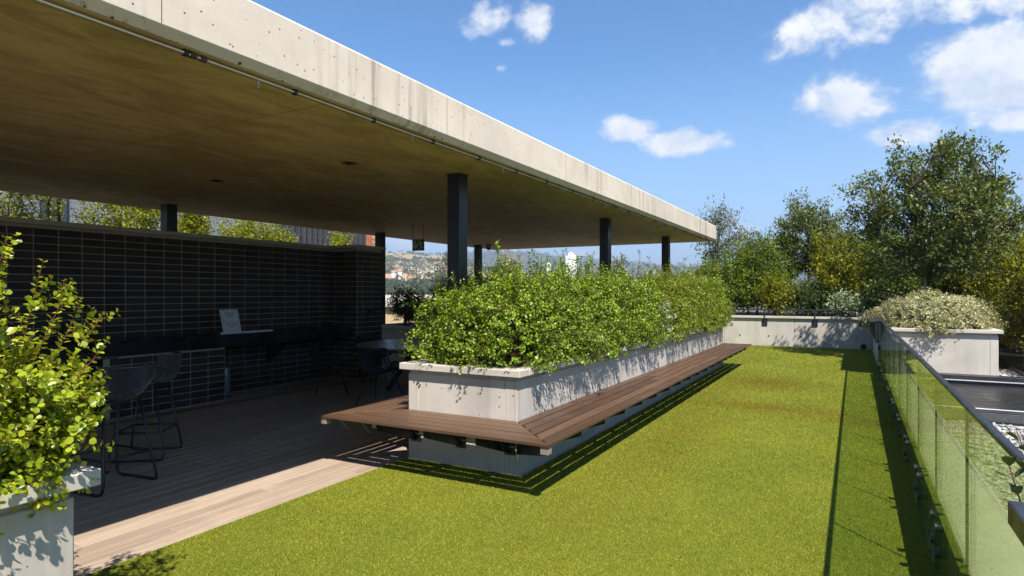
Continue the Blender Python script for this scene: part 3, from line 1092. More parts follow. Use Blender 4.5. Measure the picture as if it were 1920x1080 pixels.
mb = MB(); mb.box((-12.3, -6.0, -.04), (-9.6, 19.74, .25)); struct('planting_border', mb, 'soil')


# ================================================================ OBJECTS
# --- timber bench wrapped round the long planter
bench = thing('timber_bench', (-2.9, 4.2, 0), 'brown slatted timber bench cantilevered round the long concrete planter', 'bench')
BX0, BX1, BY0, BZ = -4.19, -1.906, 3.98, .467
PX0, PX1, PY0, PY1 = -3.656, -2.497, 4.59, 13.97
TH = .022
NB = 5


def slat(poly, mat, z1=BZ):
    bm_ = MB().prism(poly, z1 - TH, z1, 'z')
    me = bm_.mesh('slat', world_loc(bench))
    bm = bmesh.new(); bm.from_mesh(me)
    bmesh.ops.bevel(bm, geom=[e for e in bm.edges if abs(e.verts[0].co.z - e.verts[1].co.z) < 1e-5 and e.verts[0].co.z > (z1 - .01)], offset=.003, segments=1, affect='EDGES')
    bm.to_mesh(me); bm.free()
    link('slat', me, mat, bench)


GAP = .017
for k in range(NB):
    f0, f1 = k / NB, (k + 1) / NB
    # front run: mitred at both ends
    ya, yb = PY0 - .004 + (BY0 - PY0) * f0 - GAP / 2, PY0 - .004 + (BY0 - PY0) * f1 + GAP / 2
    def rx(f):
        return PX1 + (BX1 - PX1) * f
    def lx(f):
        return PX0 + (BX0 - PX0) * f
    g = .004
    slat([(lx(f0) + g, ya), (lx(f1) + g, yb), (rx(f1) - g, yb), (rx(f0) - g, ya)], 'bench_wood_x')
    # right run, three boards end to end
    cuts = [PY0, 7.62 + .35 * (k % 2), 10.9 - .3 * ((k + 1) % 2), PY1]
    for j in range(3):
        xa, xb = rx(f0) + GAP / 2 + .003, rx(f1) - GAP / 2 + .003
        if j == 0:
            poly = [(xa, PY0 - .004 + (BY0 - PY0) * f0 - 0 + g), (xb, PY0 - .004 + (BY0 - PY0) * f1 + g), (xb, cuts[1] - .001), (xa, cuts[1] - .001)]
        else:
            poly = [(xa, cuts[j] + .001), (xb, cuts[j] + .001), (xb, cuts[j + 1] - .001), (xa, cuts[j + 1] - .001)]
        slat(poly, 'bench_wood_y')
        xa, xb = lx(f0) - GAP / 2 - .003, lx(f1) + GAP / 2 - .003
        if j == 0:
            poly = [(xa, PY0 - .004 + (BY0 - PY0) * f0 + g), (xb, PY0 - .004 + (BY0 - PY0) * f1 + g), (xb, cuts[1] - .001), (xa, cuts[1] - .001)]
        else:
            poly = [(xa, cuts[j] + .001), (xb, cuts[j] + .001), (xb, cuts[j + 1] - .001), (xa, cuts[j + 1] - .001)]
        if not (k == 0 and j == 0):
            slat(poly, 'bench_wood_y')
zt = BZ - TH - .001


def gusset(axis, at, inner, outer):
    """tapered black bracket plate with folded flange and a pale end block"""
    dirn = 1 if outer > inner else -1
    poly = [(inner, zt), (outer - dirn * .05, zt), (outer - dirn * .05, zt - .07), (inner, zt - .26)]
    o = MB().prism(poly, at - .004, at + .004, 'y' if axis == 'y' else 'x').build('bracket', 'black_metal', bench)
    a, b = sorted((inner, inner + dirn * .012))
    if axis == 'y':
        MB().box((a, at - .05, zt - .27), (b, at + .05, zt)).build('wall_plate', 'black_metal', o)
        c, d = sorted((outer - dirn * .10, outer - dirn * .045))
        MB().box((c, at + .005, zt - .045), (d, at + .05, zt - .001), .003).build('end_block', 'bracket_end', o)
        MB().box((min(inner, outer - dirn * .05), at - .035, zt - .006), (max(inner, outer - dirn * .05), at + .004, zt - .0005)).build('flange', 'black_metal', o)
    else:
        MB().box((at - .05, a, zt - .27), (at + .05, b, zt)).build('wall_plate', 'black_metal', o)
        c, d = sorted((outer - dirn * .10, outer - dirn * .045))
        MB().box((at - .05, c, zt - .045), (at - .005, d, zt - .001), .003).build('end_block', 'bracket_end', o)
        MB().box((at - .004, min(inner, outer - dirn * .05), zt - .006), (at + .035, max(inner, outer - dirn * .05), zt - .0005)).build('flange', 'black_metal', o)


y = 4.72
while y < 13.95:
    gusset('y', y, PX1 + .001, BX1 - .01)
    gusset('y', y + .06, PX0 - .001, BX0 + .01)
    y += .555
for xx in (-3.56, -3.06, -2.56):
    gusset('x', xx, PY0 - .001, BY0 + .01)
# corner brackets run out along the mitres
for (sx, ix, ox) in ((1, PX1, BX1), (-1, PX0, BX0)):
    a = Vector((ix, PY0, 0)); b = Vector((ox, BY0, 0)); d = (b - a); ln = d.length - .05; d.normalize(); nrm = Vector((-d.y, d.x, 0)) * .004
    vs = []
    for s in (-1, 1):
        for (q, z) in ((0.0, zt), (ln, zt), (ln, zt - .07), (0.0, zt - .26)):
            p = a + d * q + nrm * s
            vs.append((p.x, p.y, z))
    br = MB().add(vs, [(0, 1, 2, 3), (7, 6, 5, 4), (0, 4, 5, 1), (1, 5, 6, 2), (2, 6, 7, 3), (3, 7, 4, 0)]).build('bracket', 'black_metal', bench)
    e = a + d * (ln - .02)
    MB().box((e.x - .03, e.y - .035, zt - .06), (e.x + .035, e.y + .03, zt - .001), .003).build('end_block', 'bracket_end', br)

# --- glass balustrade on the right
KX0, KX1, KZ = .430, .735, .352
mb = MB()
kb = thing('kerb_upstand', (.58, 6, 0), 'pale concrete upstand carrying the glass railing along the lawn', 'kerb')
ky = np.linspace(-2.5, 13.49, 8)
for k in range(7):
    MB().box((KX0, ky[k] + .0015, -.03), (KX1, ky[k + 1] - .0015, KZ), .006).build('kerb_stone', 'kerb_concrete', kb)
gb = thing('glass_balustrade', (.396, 6.0, 0), 'frameless glass railing with black handrail beside the lawn', 'railing')
GX0, GX1 = .389, .401
GP = 1.0665
yj = 3.05 - 2 * GP
pk = MB().tube([(0, 0, 0), (KX0 - GX1 - .0005, 0, 0)], .026, 14)
pk.tube([(-.0125 - .012, 0, 0), (-.0130, 0, 0)], .024, 14)
pkm = pk.mesh('puck'); pkm.materials.append(M['black_metal'])
while yj < 13.3:
    y1 = min(yj + GP - .006, 13.44)
    pane = MB().box((GX0, yj, .035), (GX1, y1, 1.088)).build('glass_pane', 'rail_glass', gb)
    for (ya, yb) in ((yj - .0005, yj + .0002), (y1 - .0002, y1 + .0005)):
        MB().box((GX0 + .0006, ya, .036), (GX1 - .0006, yb, 1.087)).build('pane_edge', 'glass_edge', pane)
    for yy in (yj + .11, y1 - .11):
        for zz in (.155, .295):
            o = bpy.data.objects.new('puck', pkm); COL.objects.link(o); o.parent = gb
            o.location = Vector((GX1 + .0004, yy, zz)) - gb.location
    yj += GP
rl = [-.6, 2.06, 4.62, 7.9, 11.1, 13.44]
for k in range(5):
    MB().box((.3825, rl[k] + .0008, 1.089), (.4085, rl[k + 1] - .0008, 1.111), .004).build('handrail', 'rail_paint', gb)

# near end post of another black railing at the right edge of view
rp = thing('rail_post', (.40, 1.5, 0), 'black box section rail end and post at the right edge of view', 'railing')
MB().box((.292, .2, 1.048), (.47, 1.70, 1.10), .003).build('top_rail', 'rail_paint', rp)
MB().box((.318, 1.585, .0), (.43 - .015, 1.665, 1.047), .003).build('post', 'rail_paint', rp)

# handrail over the far parapet and along the side planter
fr = thing('parapet_handrail', (-2.5, 19.5, .8), 'flat black handrail on bracket plates over the far concrete wall', 'railing')
MB().box((-5.3, 19.46, 1.045), (.30, 19.58, 1.085), .004).build('handrail', 'rail_paint', fr)
for xx in (-4.97, -3.64, -2.31, -.98, .20):
    MB().box((xx - .075, 19.505, .60), (xx + .075, 19.527, .80), .003).build('bracket_plate', 'rail_paint', fr)
    MB().box((xx - .02, 19.46, .78), (xx + .02, 19.469, 1.044), .002).build('upright', 'rail_paint', fr)
sr = thing('side_handrail', (.40, 16.4, .8), 'flat black handrail on hanging bracket plates along the side planter', 'railing')
for k, (a, b) in enumerate(((13.50, 15.9), (15.902, 17.9), (17.902, 19.40))):
    MB().box((.25, a, .995), (.45, b, 1.03), .004).build('handrail', 'rail_paint', sr)
for k in range(6):
    yy = 13.62 + k * 1.08
    MB().box((.29, yy - .006, .80), (.355, yy + .006, .994)).build('hanger', 'rail_paint', sr)
    MB().prism([(.29, .80), (.355, .80), (.42, .70), (.42, .60), (.36, .60)], yy - .006, yy + .006, 'y').build('bracket_plate', 'rail_paint', sr)
MB().box((.345, 13.452, .66), (.53, 13.475, 1.03), .003).build('end_plate', 'rail_paint', sr)

# --- gravel roof, dark roof light and edging
mb = MB(); mb.box((.74, -3.0, -.04), (2.74, 13.55, .015)); struct('gravel_roof', mb, 'gravel_bed')


def pebbles():
    r = np.random.default_rng(11)
    ico = bmesh.new(); bmesh.ops.create_icosphere(ico, subdivisions=1, radius=1.0)
    IV = np.array([v.co[:] for v in ico.verts]); IF = np.array([[v.index for v in f.verts] for f in ico.faces]); ico.free()
    reg = [(.76, 3.6, 2.70, 9.0, 4400), (.76, 13.02, 2.70, 13.53, 900), (2.22, 13.5, 2.70, 15.5, 800), (.76, 9.0, .80, 13.1, 150)]
    VV, FF, n0 = [], [], 0
    for (a, b, c, d, n) in reg:
        P = np.stack([r.uniform(a, c, n), r.uniform(b, d, n), r.uniform(.018, .034, n)], 1)
        S = r.uniform(.011, .027, (n, 1)) * np.stack([r.uniform(.8, 1.4, n), r.uniform(.7, 1.2, n), r.uniform(.5, .85, n)], 1)
        A = r.uniform(0, 6.28, n)
        V = IV[None] * S[:, None] * (1 + r.normal(0, .10, (n, len(IV), 1)))
        ca, sa = np.cos(A)[:, None], np.sin(A)[:, None]
        V = np.stack([V[..., 0] * ca - V[..., 1] * sa, V[..., 0] * sa + V[..., 1] * ca, V[..., 2]], -1) + P[:, None]
        VV.append(V.reshape(-1, 3)); FF.append((np.arange(n) * len(IV))[:, None, None] + IF[None] + n0)
        n0 += n * len(IV)
    o = link('pebbles', np_mesh('pebbles', np.concatenate(VV), np.concatenate([f.reshape(-1, 3) for f in FF])), 'pebble')
    tag(o, 'pale grey loose pebbles over the flat roof beyond the glass', 'gravel', kind='stuff')


pebbles()
sk = thing('roof_light', (1.7, 11.0, 0), 'sunken black roof light with granular kerb in the pebble roof', 'skylight')
kz = .155
MB().box((.82, 9.10, .0), (1.72, 9.30, kz - .02), .004).build('front_kerb', 'membrane', sk)
MB().box((1.724, 9.10, .0), (2.62, 9.30, kz - .02), .004).build('front_kerb', 'membrane', sk)
MB().box((.80, 9.075, -.02), (2.64, 9.098, .04)).build('flashing', 'black_metal', sk)
MB().box((.81, 9.11, kz - .018), (2.63, 9.27, kz - .004), .003).build('kerb_top', 'rail_paint', sk)
MB().box((.81, 9.272, kz - .018), (2.63, 9.325, kz), .003).build('front_trim', 'alu_trim', sk)
MB().box((.81, 12.72, .0), (2.63, 12.98, .17), .004).build('rear_kerb', 'rail_paint', sk)
MB().box((.83, 12.690, .085), (2.61, 12.716, .10), .001).build('rear_trim', 'alu_trim', sk)
MB().box((.81, 9.326, .0), (.90, 12.718, kz - .006), .003).build('side_kerb', 'rail_paint', sk)
MB().box((2.54, 9.326, .0), (2.63, 12.718, kz - .006), .003).build('side_kerb', 'rail_paint', sk)
MB().box((.903, 9.328, .0), (2.537, 12.688, .03)).build('dark_pane', 'skylight_dark', sk)
ek = MB().box((2.70, 3.0, -.02), (2.75, 15.6, .11), .004).build('gravel_edging', 'rail_paint')
tag(ek, 'thin black edging strip between pebbles and yellow hedge', 'edging')

# --- conduit with nozzles and couplings under the canopy edge
cd_ = thing('conduit', (-3.05, 5, 2.8), 'thin pale misting pipe clipped under the canopy edge', 'pipe')
MB().tube([(-3.052, -6.5, 2.803), (-3.052, 15.3, 2.803)], .0095, 8).build('pipe', 'conduit_grey', cd_, smooth=True)
yy = .55
k = 0
while yy < 15.0:
    MB().box((-3.066, yy - .012, 2.788), (-3.038, yy + .012, 2.822)).build('clip', 'black_plastic', cd_)
    if k % 2 == 0:
        n_ = MB().tube([(-3.052, yy + .45, 2.803), (-3.052, yy + .45, 2.768)], .008, 8)
        n_.tube([(-3.052, yy + .45, 2.769), (-3.052, yy + .45, 2.745)], .005, 8)
        n_.build('nozzle', 'conduit_grey', cd_)
    yy += .72
    k += 1
for yc in (2.06, 8.6):
    for (ya, yb) in ((yc - .045, yc - .012), (yc + .012, yc + .045)):
        MB().tube([(-3.052, ya, 2.803), (-3.052, yb, 2.803)], .017, 10).build('coupling', 'stem_brown', cd_)


# --- ceiling fittings: position found on the soffit from the photograph
def on_soffit(u, v, z=SZ0 - .004):
    s, t = (u - 960) / 1157.4, (v - 549.75) / 1157.4
    d = FV + RV * s
    k = (z - 1.55) / (-t)
    return d.x * k, d.y * k


dl_m = MB().lathe([(.062, 0), (.062, -.006), (.050, -.008), (.047, -.002), (.047, .0)], n=20).mesh('trim_ring')
dl_m.materials.append(M['lamp_trim'])
dc_m = MB().lathe([(.046, 0), (.046, -.0015), (.03, -.0015)], n=16).mesh('lamp_recess'); dc_m.materials.append(M['joint_dark'])
PLACES = [(755, 402, 'above the brick pier'), (957, 385, 'just right of the nearest post'), (950, 437, 'near the second post, beyond the nearest post'), (806, 443, 'just right of the hanging exit sign'),
          (877, 437, 'half hidden behind the nearest post'), (1068, 457, 'above the white parasol'), (1215, 449, 'nearest the far corner of the canopy'), (220, 361, 'over the left end of the brick wall')]
for (u, v, wh) in PLACES:
    x, y = on_soffit(u, v)
    t = thing('downlight', (x, y, SZ0 - .0062), 'small round recessed ceiling downlight ' + wh, 'downlight', 'downlights in the canopy ceiling')
    link('trim_ring', dl_m, None, t); link('lamp_recess', dc_m, None, t, (0, 0, -.0008))
for (u, v, wh) in ((655, 305, 'nearer the canopy edge'), (407, 338, 'farther left toward the brick wall')):
    x, y = on_soffit(u, v)
    t = thing('ceiling_box', (x, y, SZ0 - .0062), 'square black ceiling outlet ' + wh, 'outlet', 'square ceiling outlets')
    MB().box((x - .075, y - .075, SZ0 - .0092), (x + .075, y + .075, SZ0 - .0065)).build('cover_frame', 'soffit', t)
    MB().box((x - .06, y - .06, SZ0 - .0117), (x + .06, y + .06, SZ0 - .0095)).build('recess', 'joint_dark', t)
x, y = on_soffit(916, 458)
t = thing('dome_camera', (x, y, SZ0 - .05), 'small grey dome camera under the far canopy ceiling', 'camera')
MB().lathe([(.075, 0), (.078, -.07), (.07, -.09)], (x, y, SZ0 - .006), 20).build('housing', 'steel_grey', t, smooth=True)
MB().lathe([(.06, 0), (.055, -.03), (.035, -.052), (.01, -.06)], (x, y, SZ0 - .094), 20).build('dome', 'black_plastic', t, smooth=True)

# exit sign
def on_y(u, v, Y):
    s, t = (u - 960) / 1157.4, (v - 549.75) / 1157.4
    d = FV + RV * s
    k = Y / d.y
    return d.x * k, 1.55 - t * k


def exit_sign():
    u0, u1 = 773.6, 795.2
    Y = 9.15
    xl, ztop = on_y(u0, 450.7, Y)
    xr, zbot = on_y(u1, 468.5, Y)
    w_, h_ = (xr - xl), .21
    cx, cz = (xl + xr) / 2, (ztop + zbot) / 2
    t = thing('exit_sign', (cx, Y, cz), 'hanging green exit sign with down arrow and running figure', 'sign')
    MB().box((xl, Y - .012, cz - h_ / 2), (xr, Y + .012, cz + h_ / 2), .003).build('board', 'sign_green', t)
    yf = Y - .0135
    def flat(nm, polys, m='sign_mark'):
        mb = MB()
        for poly in polys:
            mb.prism(poly, yf - .0015, yf, 'y')
        mb.build(nm, m, t)
    fx = cx - w_ * .5 * .1
    MB().box((cx - .004, yf - .002, cz - h_ / 2 + .004), (cx + .004, yf, cz + h_ / 2 - .004)).build('divider', 'sign_mark', t)
    ax = cx - w_ * .25
    flat('arrow', [[(ax - .016, cz + .085), (ax + .016, cz + .085), (ax + .016, cz - .03), (ax, cz - .085), (ax - .016, cz - .03)],
                   [(ax - .016, cz - .03), (ax - .05, cz + .05), (ax - .052, cz - .02), (ax - .002, cz - .086)],
                   [(ax + .016, cz - .03), (ax + .002, cz - .086), (ax + .052, cz - .02), (ax + .05, cz + .05)]])
    bx = cx + w_ * .25
    def bar(p, q, wd):
        (x0, z0), (x1, z1) = p, q
        dx, dz = x1 - x0, z1 - z0; l = math.hypot(dx, dz); nx, nz = -dz / l * wd / 2, dx / l * wd / 2
        return [(bx + x0 + nx, cz + z0 + nz), (bx + x1 + nx, cz + z1 + nz), (bx + x1 - nx, cz + z1 - nz), (bx + x0 - nx, cz + z0 - nz)]
    head = [(bx - .022 + .014 * math.cos(a), cz + .07 + .014 * math.sin(a)) for a in np.linspace(0, 2 * math.pi, 11)[:-1]]
    flat('running_figure', [head, bar((-.012, .052), (.012, -.005), .026), bar((-.012, .045), (-.040, .02), .012), (bar((-.040, .02), (-.036, -.005), .011)),
                            bar((.0, .045), (.034, .048), .012), bar((.034, .048), (.042, .02), .011), bar((.010, -.005), (-.010, -.045), .016), bar((-.010, -.045), (-.018, -.085), .013),
                            bar((.014, -.005), (.030, -.04), .016), bar((.030, -.04), (.050, -.055), .013)])
    for xx in (xl + .008, xr - .008):
        r_ = MB().tube([(xx, Y, cz + h_ / 2), (xx, Y, SZ0 - .004)], .006, 8).build('hanger_rod', 'black_metal', t)
        MB().box((xx - .02, Y - .012, SZ0 - .016), (xx + .012, Y + .012, SZ0 - .0045)).build('ceiling_fixing', 'black_metal', r_)


exit_sign()

# --- counter with things on it
ct = thing('bar_counter', (-8.2, 5.4, .77), 'long black bar counter fixed along the dark brick wall', 'counter')
MB().box((-8.492, 2.0, .772), (-7.93, 5.20, .955), .005).build('counter_top', 'counter_black', ct)
MB().box((-8.492, 5.202, .772), (-7.93, 8.372, .955), .005).build('counter_top', 'counter_black', ct)
for yb in (6.95, 7.9):
    MB().prism([(-8.49, .77), (-7.99, .77), (-7.99, .72), (-8.40, .42), (-8.49, .42)], yb - .01, yb + .01, 'y').build('support_bracket', 'black_metal', ct)

ns = thing('notice_stand', (-8.03, 5.95, .955), 'pale printed notice in a tilted clear stand on the black counter', 'notice')
nw, nh, tilt = .30, .335, R(16)


def npt(a, b, off=0.0):
    """a along the wall, b up the tilted face"""
    y0 = 5.95
    return Vector((-8.00 - b * math.sin(tilt) + off * math.cos(tilt), y0 + a, .985 + b * math.cos(tilt) + off * math.sin(tilt)))


def npanel(nm, a0, a1, b0, b1, o0, o1, m):
    vs = [npt(a, b, o) for o in (o0, o1) for (a, b) in ((a0, b0), (a1, b0), (a1, b1), (a0, b1))]
    return MB().add(vs, [(0, 1, 2, 3), (7, 6, 5, 4), (0, 4, 5, 1), (1, 5, 6, 2), (2, 6, 7, 3), (3, 7, 4, 0)]).build(nm, m, ns)


npanel('sheet', -nw / 2, nw / 2, 0, nh, -.004, 0, 'paper')
MB().box((-8.06, 5.95 - nw / 2, .956), (-7.965, 5.95 + nw / 2, .984), .002).build('foot', 'steel_grey', ns)
for (a0, a1, b0, b1) in ((-.125, .125, .313, .316), (-.125, .125, .168, .171), (-.125, .125, .022, .025), (-.125, -.122, .022, .316), (.122, .125, .022, .316)):
    npanel('frame_line', a0, a1, b0, b1, .0005, .0015, 'ink')
LINES = [('PLEASE MAKE USE OF', .283, .022), ('THE FACILITIES IN', .255, .022), ('MODERATION', .227, .022), ('&', .200, .020), ('STRICTLY NO FUNCTIONS', .128, .021), ('ALLOWED WITHOUT', .098, .022), ('NOTICE', .068, .022)]
for (txt, b, size) in LINES:
    fc = bpy.data.curves.new('lettering', 'FONT')
    fc.body = txt; fc.size = size; fc.align_x = 'CENTER'; fc.align_y = 'CENTER'; fc.offset = .0007
    fo = bpy.data.objects.new('lettering', fc)
    COL.objects.link(fo)
    bpy.context.view_layer.update()
    me = bpy.data.meshes.new_from_object(fo.evaluated_get(bpy.context.evaluated_depsgraph_get()))
    COL.objects.unlink(fo); bpy.data.objects.remove(fo)
    for v in me.vertices:
        a, bb = v.co.x, v.co.y
        a = max(-.118, min(.118, a * .82))
        v.co = npt(a, b + bb, .0022) - ns.location
    me.materials.clear(); me.materials.append(M['ink'])
    link('lettering', me, None, ns)

tr = MB().box((-8.03, 5.72, .956), (-7.94, 6.62, .962), .002).box((-7.955, 5.72, .9622), (-7.943, 6.62, .984), .002).build('counter_tray', 'paper')
tag(tr, 'narrow pale metal tray lying on the counter under the notice', 'tray')

bxl = [((-8.505, 4.02), (1.02, 1.17), 'x', 'black wall socket with a hanging cable above the left counter'), ((-8.17, 8.378), (1.13, 1.30), 'y', 'black wall box on the near side of the brick pier'), ((-7.838, 8.72), (1.13, 1.26), 'x', 'small black wall box on the right face of the brick pier')]
for (c, (za, zb), ax, lab) in bxl:
    t = thing('wall_socket', (c[0], c[1], za), lab, 'socket')
    if ax == 'x':
        MB().box((c[0], c[1] - .08, za), (c[0] + .06, c[1] + .08, zb), .004).build('housing', 'black_plastic', t)
        MB().box((c[0] + .0605, c[1] - .06, za + .02), (c[0] + .066, c[1] + .06, zb - .02), .002).build('cover', 'black_metal', t)
    else:
        MB().box((c[0] - .09, c[1] - .05, za), (c[0] + .09, c[1], zb), .004).build('housing', 'black_plastic', t)
        MB().box((c[0] - .07, c[1] - .056, za + .02), (c[0] + .07, c[1] - .0505, zb - .02), .002).build('cover', 'black_metal', t)
    if lab.find('cable') > 0:
        MB().tube(bezier((-8.47, 4.02, 1.02), (-8.40, 4.16, .86), (-8.40, 3.86, .962), 12), .006, 6).build('cable', 'black_plastic', t)

gcb = thing('gas_cylinder', (-8.12, 3.92, 0), 'bright green gas cylinder standing under the counter behind the near stool', 'cylinder')
MB().lathe([(.14, .02), (.165, .05), (.17, .10), (.17, .34), (.155, .40), (.10, .445), (.04, .46)], (-8.12, 3.92, 0), 24).build('body', 'green_cylinder', gcb, smooth=True)
MB().lathe([(.145, 0), (.145, .03)], (-8.12, 3.92, 0), 24).build('foot_ring', 'green_cylinder', gcb)
MB().lathe([(.02, 0), (.02, .06), (.035, .065), (.03, .10)], (-8.12, 3.92, .455), 12).build('valve', 'steel_grey', gcb)
wc = thing('water_filter', (-8.20, 5.98, 0), 'slim grey canister standing beside the brick block under the counter', 'canister')
MB().lathe([(.055, .01), (.06, .03), (.06, .40), (.05, .44), (.025, .47)], (-8.20, 5.98, 0), 18).build('body', 'steel_grey', wc, smooth=True)
MB().lathe([(.06, 0), (.06, .02)], (-8.20, 5.98, 0), 18).build('foot', 'black_plastic', wc)
gr_ = MB().box((-7.745, -2.0, -.003), (-7.70, 8.2, .004), .001).build('floor_channel', 'black_metal')
tag(gr_, 'thin black drainage slot in the deck along the brick wall', 'drain')


# --- seats: a shell woven as a lattice
def shell_pts(nu, nv, w, seat_d, back_h, seat_z, flare=.10, lean=.22):
    """bucket shell: v runs from the front lip over the seat up the back, u across"""
    P = np.zeros((nv, nu, 3))
    for j in range(nv):
        t = j / (nv - 1)
        if t < .45:
            q = t / .45
            yy = -seat_d / 2 + q * seat_d * .85; zz = .02 * (1 - q) ** 2
        else:
            q = (t - .45) / .55
            a = min(1, q / .35) * (math.pi / 2 - lean)
            r = .12
            yy = seat_d * .35 + r * math.sin(a) + max(0, q - .35) / .65 * (back_h - r) * math.sin(lean) * .8
            zz = r * (1 - math.cos(a)) + max(0, q - .35) / .65 * (back_h - r) * math.cos(lean)
        wd = w * (.86 + .14 * math.sin(min(1, t * 1.35) * math.pi)) * (1 - .22 * max(0, (t - .75) / .25) ** 2)
        for i in range(nu):
            s = 2 * i / (nu - 1) - 1
            wrap = abs(s) ** 2.2
            x_ = s * wd / 2
            up_ = wrap * (.055 + .13 * math.sin(min(1, t / .8) * math.pi) ** 1.5)
            fwd = -wrap * .13 * max(0, (t - .35) / .65)
            droop = -.05 * s * s * max(0, (t - .8) / .2)
            P[j, i] = (x_, yy + fwd, seat_z + zz + (up_ if t < .75 else up_) + droop)
    return P


def lattice(name, P, wire, mat, parent, diag=True):
    nv, nu, _ = P.shape
    me = bpy.data.meshes.new(name)
    V = [tuple(p) for row in P for p in row]
    F = []
    if diag:
        for j in range(nv):
            for i in range(nu):
                if (i + j) % 2 == 0 and 0 < j < nv - 1 and 0 < i + 1 < nu - 1 + 1:
                    a, b, c, d = (j, i), (j - 1, i + 1), (j, i + 2), (j + 1, i + 1)
                    if i + 2 < nu:
                        F.append([y * nu + x for (y, x) in (a, b, c, d)])
    else:
        F = [[j * nu + i, j * nu + i + 1, (j + 1) * nu + i + 1, (j + 1) * nu + i] for j in range(nv - 1) for i in range(nu - 1)]
    me.from_pydata(V, [], F)
    bm = bmesh.new(); bm.from_mesh(me)
    bmesh.ops.delete(bm, geom=[v for v in bm.verts if not v.link_faces], context='VERTS')
    bmesh.ops.recalc_face_normals(bm, faces=bm.faces)
    bmesh.ops.wireframe(bm, faces=bm.faces[:], thickness=wire, use_replace=True, use_boundary=True, use_even_offset=False)
    bm.to_mesh(me); bm.free()
    return link(name, me, mat, parent)


def rim(P, r, parent, mat):
    nv, nu, _ = P.shape
    loop = [P[0, i] for i in range(nu)] + [P[j, nu - 1] for j in range(1, nv)] + [P[nv - 1, i] for i in range(nu - 2, -1, -1)] + [P[j, 0] for j in range(nv - 2, 0, -1)]
    loop.append(loop[0])
    MB().tube([tuple(p) for p in loop], r, 6, caps=False).build('rim', mat, parent, smooth=True)


def make_stool():
    t = thing('bar_stool', (0, 0, 0), 'x', 'bar stool')
    P = shell_pts(33, 41, .50, .42, .30, .70)
    sh = lattice('seat_shell', P, .014, 'stool_plastic', t, True)
    rim(P, .009, t, 'stool_plastic')
    top = .70
    hx, hy = .235, .25
    r = .011
    for s in (-1, 1):
        # sled side: leg down, runner along the floor, leg up
        x0, x1 = s * .15, s * hx
        pts = [(x0, -.12, top), (s * (hx - .01), -hy + .02, .06), (x1, -hy + .03, .018), (x1, -hy + .07, .011), (x1, hy - .07, .011), (x1, hy - .03, .018), (s * (hx - .01), hy - .02, .06), (x0, .13, top)]
        MB().tube(pts, r, 8).build('leg_frame', 'black_metal', t, smooth=True)
        for yy in (-hy + .09, hy - .09):
            MB().box((x1 - .013, yy - .025, .0), (x1 + .013, yy + .025, .012), .002).build('floor_glide', 'black_plastic', t)
    zf = .26
    k = (top - zf) / (top - .06)
    xa = .15 + (hx - .01 - .15) * k
    yf, yb = -.12 + (-hy + .02 + .12) * k, .13 + (hy - .02 - .13) * k
    for (p, q) in (((-xa, yf, zf), (xa, yf, zf)), ((-xa, yb, zf), (xa, yb, zf)), ((-xa, yf, zf), (-xa, yb, zf)), ((xa, yf, zf), (xa, yb, zf))):
        MB().tube([p, q], r * .9, 8).build('footrest_bar', 'black_metal', t, smooth=True)
    for yy in (-.11, .12):
        MB().tube([(-.15, yy, top - .004), (.15, yy, top - .004)], r, 8).build('seat_rail', 'black_metal', t)
    return t


st0 = make_stool()
st_spots = [((-5.24, 2.78, 0), R(-90 + 8), 'black perforated bar stool right behind the nearest green shrub, back to the viewer'),
            ((-5.90, 3.46, 0), R(-90 + 38), 'black perforated bar stool farther back, turned sideways nearer the brick wall'),
            ((-5.35, 1.95, 0), R(-90 - 10), 'black bar stool almost hidden behind the nearest planter')]
for i, (loc, rz, lab) in enumerate(st_spots):
    o = st0 if i == 0 else copy_tree(st0)
    o.location = loc; o.rotation_euler.z = rz
    tag(o, lab, 'bar stool', 'bar stools on the deck')

bt = thing('bar_table', (-5.86, 2.72, 0), 'black pedestal bar table with square base plate behind the near stool', 'table')
MB().box((-6.11, 2.47, 0), (-5.61, 2.97, .014), .003).build('base_plate', 'black_metal', bt)
MB().tube([(-5.86, 2.72, .014), (-5.86, 2.72, .985)], .038, 14).build('pedestal', 'black_metal', bt, smooth=True)
MB().box((-6.16, 2.42, .986), (-5.56, 3.02, 1.012), .004).build('table_top', 'counter_black', bt)


def make_chair():
    t = thing('lattice_chair', (0, 0, 0), 'x', 'chair')
    P = shell_pts(21, 27, .56, .44, .40, .43)
    lattice('seat_shell', P, .015, 'black_plastic', t, True)
    rim(P, .011, t, 'black_plastic')
    for sx in (-1, 1):
        for sy in (-1, 1):
            MB().tube([(sx * .13, sy * .10, .445), (sx * .25, sy * .24, .004)], [.011, .008], 8).build('leg', 'black_metal', t, smooth=True)
        MB().tube([(sx * .165, -.135, .32), (sx * .165, .135, .32)], .006, 6).build('stretcher', 'black_metal', t)
    return t


TC = Vector((-5.98, 7.95, 0))
ch0 = make_chair()
ch_spots = [(-1.02, -1.02, 'black lattice chair at the left near side of the round table'), (.20, -1.30, 'black lattice chair partly hidden behind the planter corner'),
            (-1.36, .30, 'black lattice chair between the round table and brick pier'), (.10, 1.36, 'black lattice chair on the far side of the round table, only its back showing'),
            (1.25, .1, 'black lattice chair on the planter side of the round table, hidden by leaves')]
for i, (dx, dy, lab) in enumerate(ch_spots):
    o = ch0 if i == 0 else copy_tree(ch0)
    o.location = TC + Vector((dx, dy, 0))
    o.rotation_euler.z = math.atan2(-dx, dy) if True else 0
    # shell front is -Y: turn it to look at the table centre
    o.rotation_euler.z = math.atan2(dy, dx) - R(90)
    tag(o, lab, 'chair', 'lattice chairs round the table')

